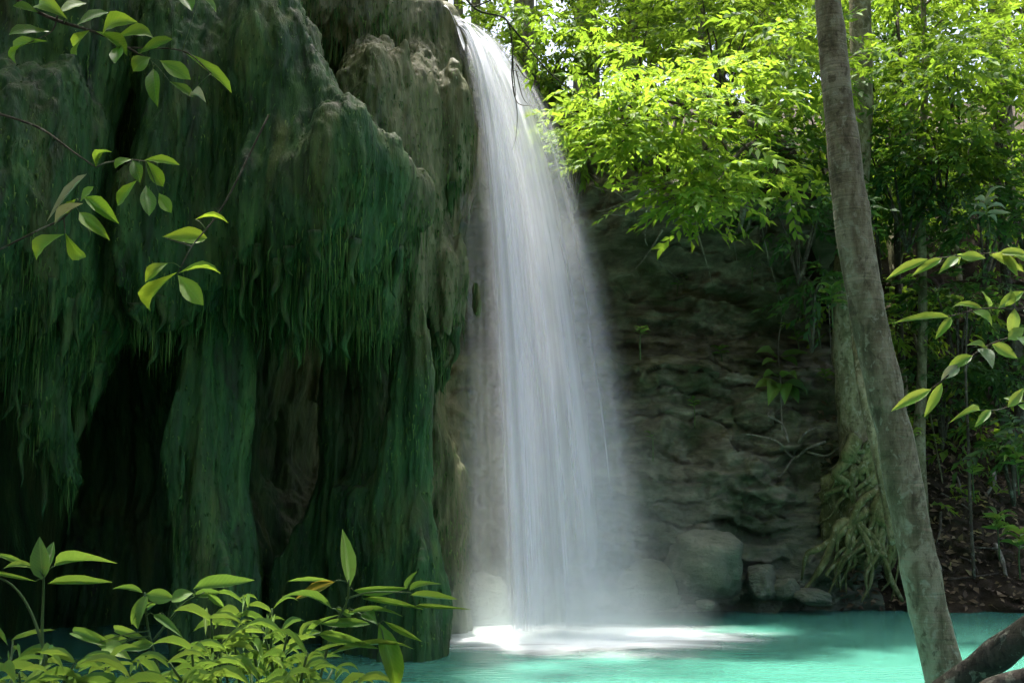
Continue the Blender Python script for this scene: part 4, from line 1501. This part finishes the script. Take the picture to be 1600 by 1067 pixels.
# ------------------------------------------------------------------ foreground plants
def sprig(name, label, cat, Y, twigs, leaves, mat, shape, grp=None, depth=.12, face=.35):
    """leaves = (base x, base y, tip x, tip y, width px [, material]) in photograph pixels at about Y metres"""
    k = Y / FPX
    f = P(*twigs[0][0][0], Y)
    t = empty(name, f)
    tag(t, label, cat, grp)
    for j, (pp, r) in enumerate(twigs):
        q = [P(a, b, Y + .02 * math.sin(i + j)) for i, (a, b) in enumerate(pp)]
        tube_obj('twig', q, [r, r * .85, r * .5], M_TWIG if mat is not M_NEAR else M_STEM, t, 6, 4 * len(q))
    paths = [v for pp, r in twigs for v in smooth_path([P(a, b, Y) for a, b in pp], 24)]
    for L in leaves:
        a, b, c, d, w = L[:5]
        bp = P(a, b, Y)
        near = min(paths, key=lambda v: (v - bp).length)
        if .012 < (near - bp).length < .6:
            tube_obj('petiole', [near, near.lerp(bp, .5) + Vector((0, 0, .006)), bp], [.0022, .0018, .0015], M_STEM, t, 5, 5)
        m = L[5] if len(L) > 5 else mat
        dz = rr.uniform(-depth, depth)
        up = Vector((rr.uniform(-.3, .3), -1.0, face + rr.uniform(-.2, .3)))
        put_leaf(t, P(a, b, Y), P(c, d, Y + dz), w * k * (1.25 if shape == 'obov' else 1.0), m, shape, None, up, rr.uniform(-.3, .3))
    return t


sprig('leafy_branch', 'dark leafy branch hanging across the top left corner of the cliff', 'branch', 4.2,
      [([(-60, -60), (60, 20), (160, 55), (235, 95)], .008), ([(90, 25), (80, 50), (40, 70)], .004), ([(200, 75), (285, 80), (330, 115)], .004)],
      [(80, 50, 14, 55, 26), (75, 65, 25, 100, 22), (150, 50, 199, 88, 18), (235, 90, 208, 112, 22), (240, 108, 247, 168, 20), (285, 80, 362, 146, 20), (250, 95, 298, 125, 22), (265, 128, 302, 152, 16), (296, 150, 322, 161, 9, M_PALE),
       (275, -14, 300, 18, 22), (314, -8, 338, 20, 18), (90, 22, 135, 6, 24), (120, 40, 170, 20, 24), (160, 55, 215, 35, 24), (105, 30, 60, 10, 26), (140, 48, 120, 86, 24), (180, 60, 240, 60, 20), (190, 70, 180, 100, 18), (60, 20, 20, 10, 20), (215, 85, 270, 62, 18)], M_HANG, 'obov')
sprig('leafy_branch', 'leafy sprig of seven rounded leaves, in the hollow above the lone bright leaf', 'branch', 4.0,
      [([(-30, 170), (30, 188), (70, 205), (115, 238), (150, 262)], .005), ([(150, 262), (165, 255), (200, 250), (228, 252)], .003)],
      [(207, 249, 180, 264, 17), (207, 250, 219, 286, 17), (226, 250, 255, 292, 18), (226, 250, 281, 258, 12), (214, 282, 184, 322, 20), (228, 290, 233, 338, 20), (248, 302, 268, 333, 16), (150, 262, 175, 238, 8), (150, 262, 160, 240, 7)], M_HANG, 'obov')
sprig('leafy_branch', 'leafy sprig with a pale folded leaf, nearest the left edge', 'branch', 3.9,
      [([(-20, 400), (60, 360), (100, 340), (130, 305)], .004), ([(100, 340), (102, 366)], .003)],
      [(73, 347, 136, 272, 9, M_PALE), (85, 352, 130, 318, 10, M_PALE), (126, 315, 146, 292, 17), (130, 308, 186, 350, 18), (124, 332, 172, 376, 18), (101, 366, 57, 406, 26), (102, 364, 134, 402, 18), (118, 312, 105, 335, 16)], M_HANG, 'obov')
sprig('leafy_branch', 'leafy sprig with one bright yellow-green leaf above four spread leaves', 'branch', 3.8,
      [([(420, 180), (350, 320), (300, 385), (278, 428)], .0035), ([(300, 385), (258, 372)], .0025)],
      [(305, 343, 357, 349, 10), (254, 370, 324, 372, 24), (263, 411, 227, 441, 15), (276, 426, 236, 487, 22), (279, 427, 345, 428, 16), (278, 430, 318, 477, 24)], mat_leaf('sunlit_hanging_leaf', [(.1, (.09, .17, .02)), (.9, (.17, .24, .03))], .45, (.36, .5, .03), .4, True, 'object'), 'obov')

# pale sprays reaching in from the right
for lab, tw, lv in [
        ('uppermost of the pale green leaf sprays reaching in at the right edge', [([(1680, 380), (1600, 392), (1520, 398), (1448, 405)], .005)],
         [(1450, 405, 1384, 438, 15), (1472, 404, 1424, 432, 15), (1497, 402, 1466, 428, 17), (1520, 399, 1498, 414, 20), (1545, 398, 1600, 425, 20), (1560, 395, 1612, 404, 18), (1500, 401, 1540, 404, 18), (1575, 393, 1625, 420, 22), (1565, 397, 1590, 432, 18)]),
        ('second highest pale green leaf spray at the right edge, with one long pointing leaf', [([(1690, 470), (1600, 482), (1540, 482), (1480, 495)], .005)],
         [(1483, 495, 1393, 506, 15), (1486, 496, 1461, 531, 16), (1535, 482, 1488, 480, 12), (1545, 480, 1533, 455, 18), (1570, 480, 1578, 450, 20), (1560, 482, 1600, 455, 20), (1585, 482, 1580, 525, 22), (1600, 484, 1625, 520, 26), (1520, 486, 1550, 510, 18)]),
        ('pale green leaf spray with a grey drooping leaf, hanging over the leaning trunk', [([(1690, 505), (1600, 522), (1540, 542), (1490, 580), (1455, 608)], .005)],
         [(1455, 608, 1392, 643, 20), (1472, 598, 1444, 652, 18), (1500, 572, 1470, 594, 20, M_PALE), (1520, 556, 1478, 580, 20), (1528, 545, 1551, 576, 26, M_PALE), (1550, 538, 1590, 560, 22), (1575, 530, 1600, 512, 22), (1590, 526, 1612, 560, 26), (1540, 545, 1510, 540, 16)]),
        ('lowest of the pale green leaf sprays at the right edge', [([(1690, 600), (1600, 628), (1560, 640), (1530, 641)], .004)],
         [(1531, 641, 1481, 662, 11), (1548, 640, 1522, 668, 14), (1600, 628, 1568, 622, 14), (1590, 632, 1620, 660, 20), (1575, 636, 1600, 606, 18)])]:
    sprig('leaf_spray', lab, 'branch', 5.0, tw, lv, M_SPRAY, 'lance', 'leaf sprays at the right edge')

# shrubs along the near shore, bottom left
sprig('shrub', 'foreground plant with an upright two-lobed leaf, at the far left bottom', 'plant', 3.3,
      [([(80, 1200), (76, 1067), (66, 1000), (68, 925), (68, 900)], .006), ([(76, 1040), (50, 960), (20, 915), (-20, 895)], .005)],
      [(67, 906, 62, 838, 34), (70, 900, 84, 846, 22), (86, 884, 184, 880, 15), (74, 912, 176, 909, 10), (55, 890, -6, 871, 10), (52, 886, 5, 888, 12), (56, 908, -12, 897, 8)], M_NEAR, 'lance')
sprig('shrub', 'foreground plant with drooping broad leaves, second from the left bottom', 'plant', 3.3,
      [([(262, 1200), (250, 1060), (232, 985), (226, 925)], .005), ([(240, 1000), (285, 945), (320, 925)], .004)],
      [(223, 926, 175, 920, 10), (225, 930, 206, 976, 13), (230, 930, 216, 982, 18), (228, 928, 272, 934, 26), (246, 942, 215, 982, 14), (268, 940, 302, 926, 26), (302, 920, 398, 906, 24), (322, 925, 350, 948, 12), (240, 960, 286, 996, 15), (250, 956, 264, 978, 8, M_PALE), (300, 930, 345, 925, 16),
       (180, 1010, 115, 990, 20), (150, 1005, 200, 998, 26), (160, 1010, 205, 1030, 30), (232, 1000, 180, 985, 14), (240, 1005, 188, 1015, 18)], M_NEAR, 'lance')
sprig('shrub', 'foreground plant with an upright spear leaf and a rusting leaf, before the pillar', 'plant', 3.2,
      [([(470, 1200), (500, 1060), (520, 985), (542, 940), (545, 905)], .005), ([(520, 985), (470, 1000), (430, 1040)], .004), ([(545, 950), (590, 975), (600, 1000)], .004), ([(540, 935), (580, 925), (640, 925)], .003)],
      [(546, 917, 535, 826, 27), (524, 908, 461, 936, 20, M_RUST), (520, 908, 449, 908, 8), (552, 922, 638, 918, 18), (634, 920, 652, 892, 12), (640, 922, 690, 912, 14), (566, 935, 662, 952, 10), (518, 950, 440, 932, 10), (500, 974, 578, 975, 17), (498, 990, 592, 1013, 19), (514, 1022, 648, 1014, 7),
       (592, 972, 616, 1082, 36, M_HANG), (572, 955, 590, 975, 26), (600, 970, 660, 1002, 11), (650, 946, 738, 952, 7), (640, 930, 716, 936, 10), (525, 950, 548, 960, 12), (545, 958, 630, 963, 9), (470, 1000, 500, 968, 12), (480, 1000, 530, 960, 10)], M_NEAR, 'lance')


def rosette_shrub(label, heads, Y, seed, L0=.13):
    """stems from the shore, each topped by a whorl of narrow arching leaves"""
    rd = random.Random(seed)
    gx = sum(h[0] for h in heads) / len(heads)
    foot = P(gx, 1250, Y)
    t = empty('shrub', foot)
    tag(t, label, 'plant', 'shrubs along the near shore')
    for (px, py, n) in heads:
        yy = Y + rd.uniform(-.3, .3)
        top = P(px, py, yy)
        tube_obj('stem', [foot + Vector((rd.uniform(-.1, .1), rd.uniform(-.1, .1), -.1)), foot.lerp(top, .6) + Vector((rd.uniform(-.05, .05), 0, .02)), top], [.007, .005, .003], M_STEM, t, 5, 8)
        for k in range(n):
            a = k * 2.39996 + rd.random()
            lvl = k / n
            L = L0 * rd.uniform(.45, 1.2)
            b = top - Vector((0, 0, .22 * lvl)) + Vector((rd.gauss(0, .008), rd.gauss(0, .008), 0))
            tip = b + Vector((math.cos(a) * L, math.sin(a) * L, L * rd.uniform(-.35, .45) * (1 - lvl * .6)))
            put_leaf(t, b, tip, L * rd.uniform(.08, .15), M_NEAR, 'lance', rd.choice([1, 2, 4, 1, 0]))


rosette_shrub('dense bright shrub of narrow arching leaves in the middle of the bottom left thicket', [(330, 965, 14), (380, 936, 16), (425, 950, 16), (365, 985, 14), (410, 980, 14), (450, 985, 12), (340, 1015, 13), (395, 1020, 13), (440, 1030, 13)], 3.35, 1)
rosette_shrub('low shrub filling the bottom edge below the upright two-lobed leaf', [(20, 1000, 16), (70, 1020, 16), (120, 1030, 18), (165, 1040, 16), (30, 1050, 16), (100, 1060, 16)], 3.2, 2, .14)
rosette_shrub('low shrub at the bottom edge beneath the drooping broad leaves', [(215, 1030, 18), (265, 1035, 18), (300, 1010, 18), (240, 1060, 16), (290, 1060, 18), (320, 1050, 16)], 3.1, 3, .13)
rosette_shrub('low shrub at the bottom edge beneath the spear-leaf plant, close to the water', [(480, 1020, 18), (520, 1045, 18), (460, 1055, 18), (500, 1070, 16), (555, 1065, 12), (420, 1060, 16)], 3.1, 4, .125)

# the log in the corner
lg = empty('fallen_log', P(1560, 1070, 5.2))
tag(lg, 'dark wet fallen log with a second limb, in the bottom right corner', 'log')
tube_obj('log_body', [P(1420, 1118, 5.6), P(1490, 1068, 5.45), P(1560, 1022, 5.3), P(1640, 968, 5.1), P(1760, 890, 4.9)], [.04, .06, .075, .08, .08], M_LOG, lg, 16, 30, .2, 1)
tube_obj('log_limb', [P(1470, 1120, 5.1), P(1540, 1080, 5.0), P(1610, 1058, 4.9), P(1700, 1040, 4.8)], [.03, .045, .05, .05], M_LOG, lg, 12, 20, .2, 2)
tube_obj('log_knot', [P(1540, 1030, 5.3), P(1556, 1006, 5.25), P(1572, 990, 5.2)], [.03, .02, .008], M_LOG, lg, 7, 6, .2, 3)
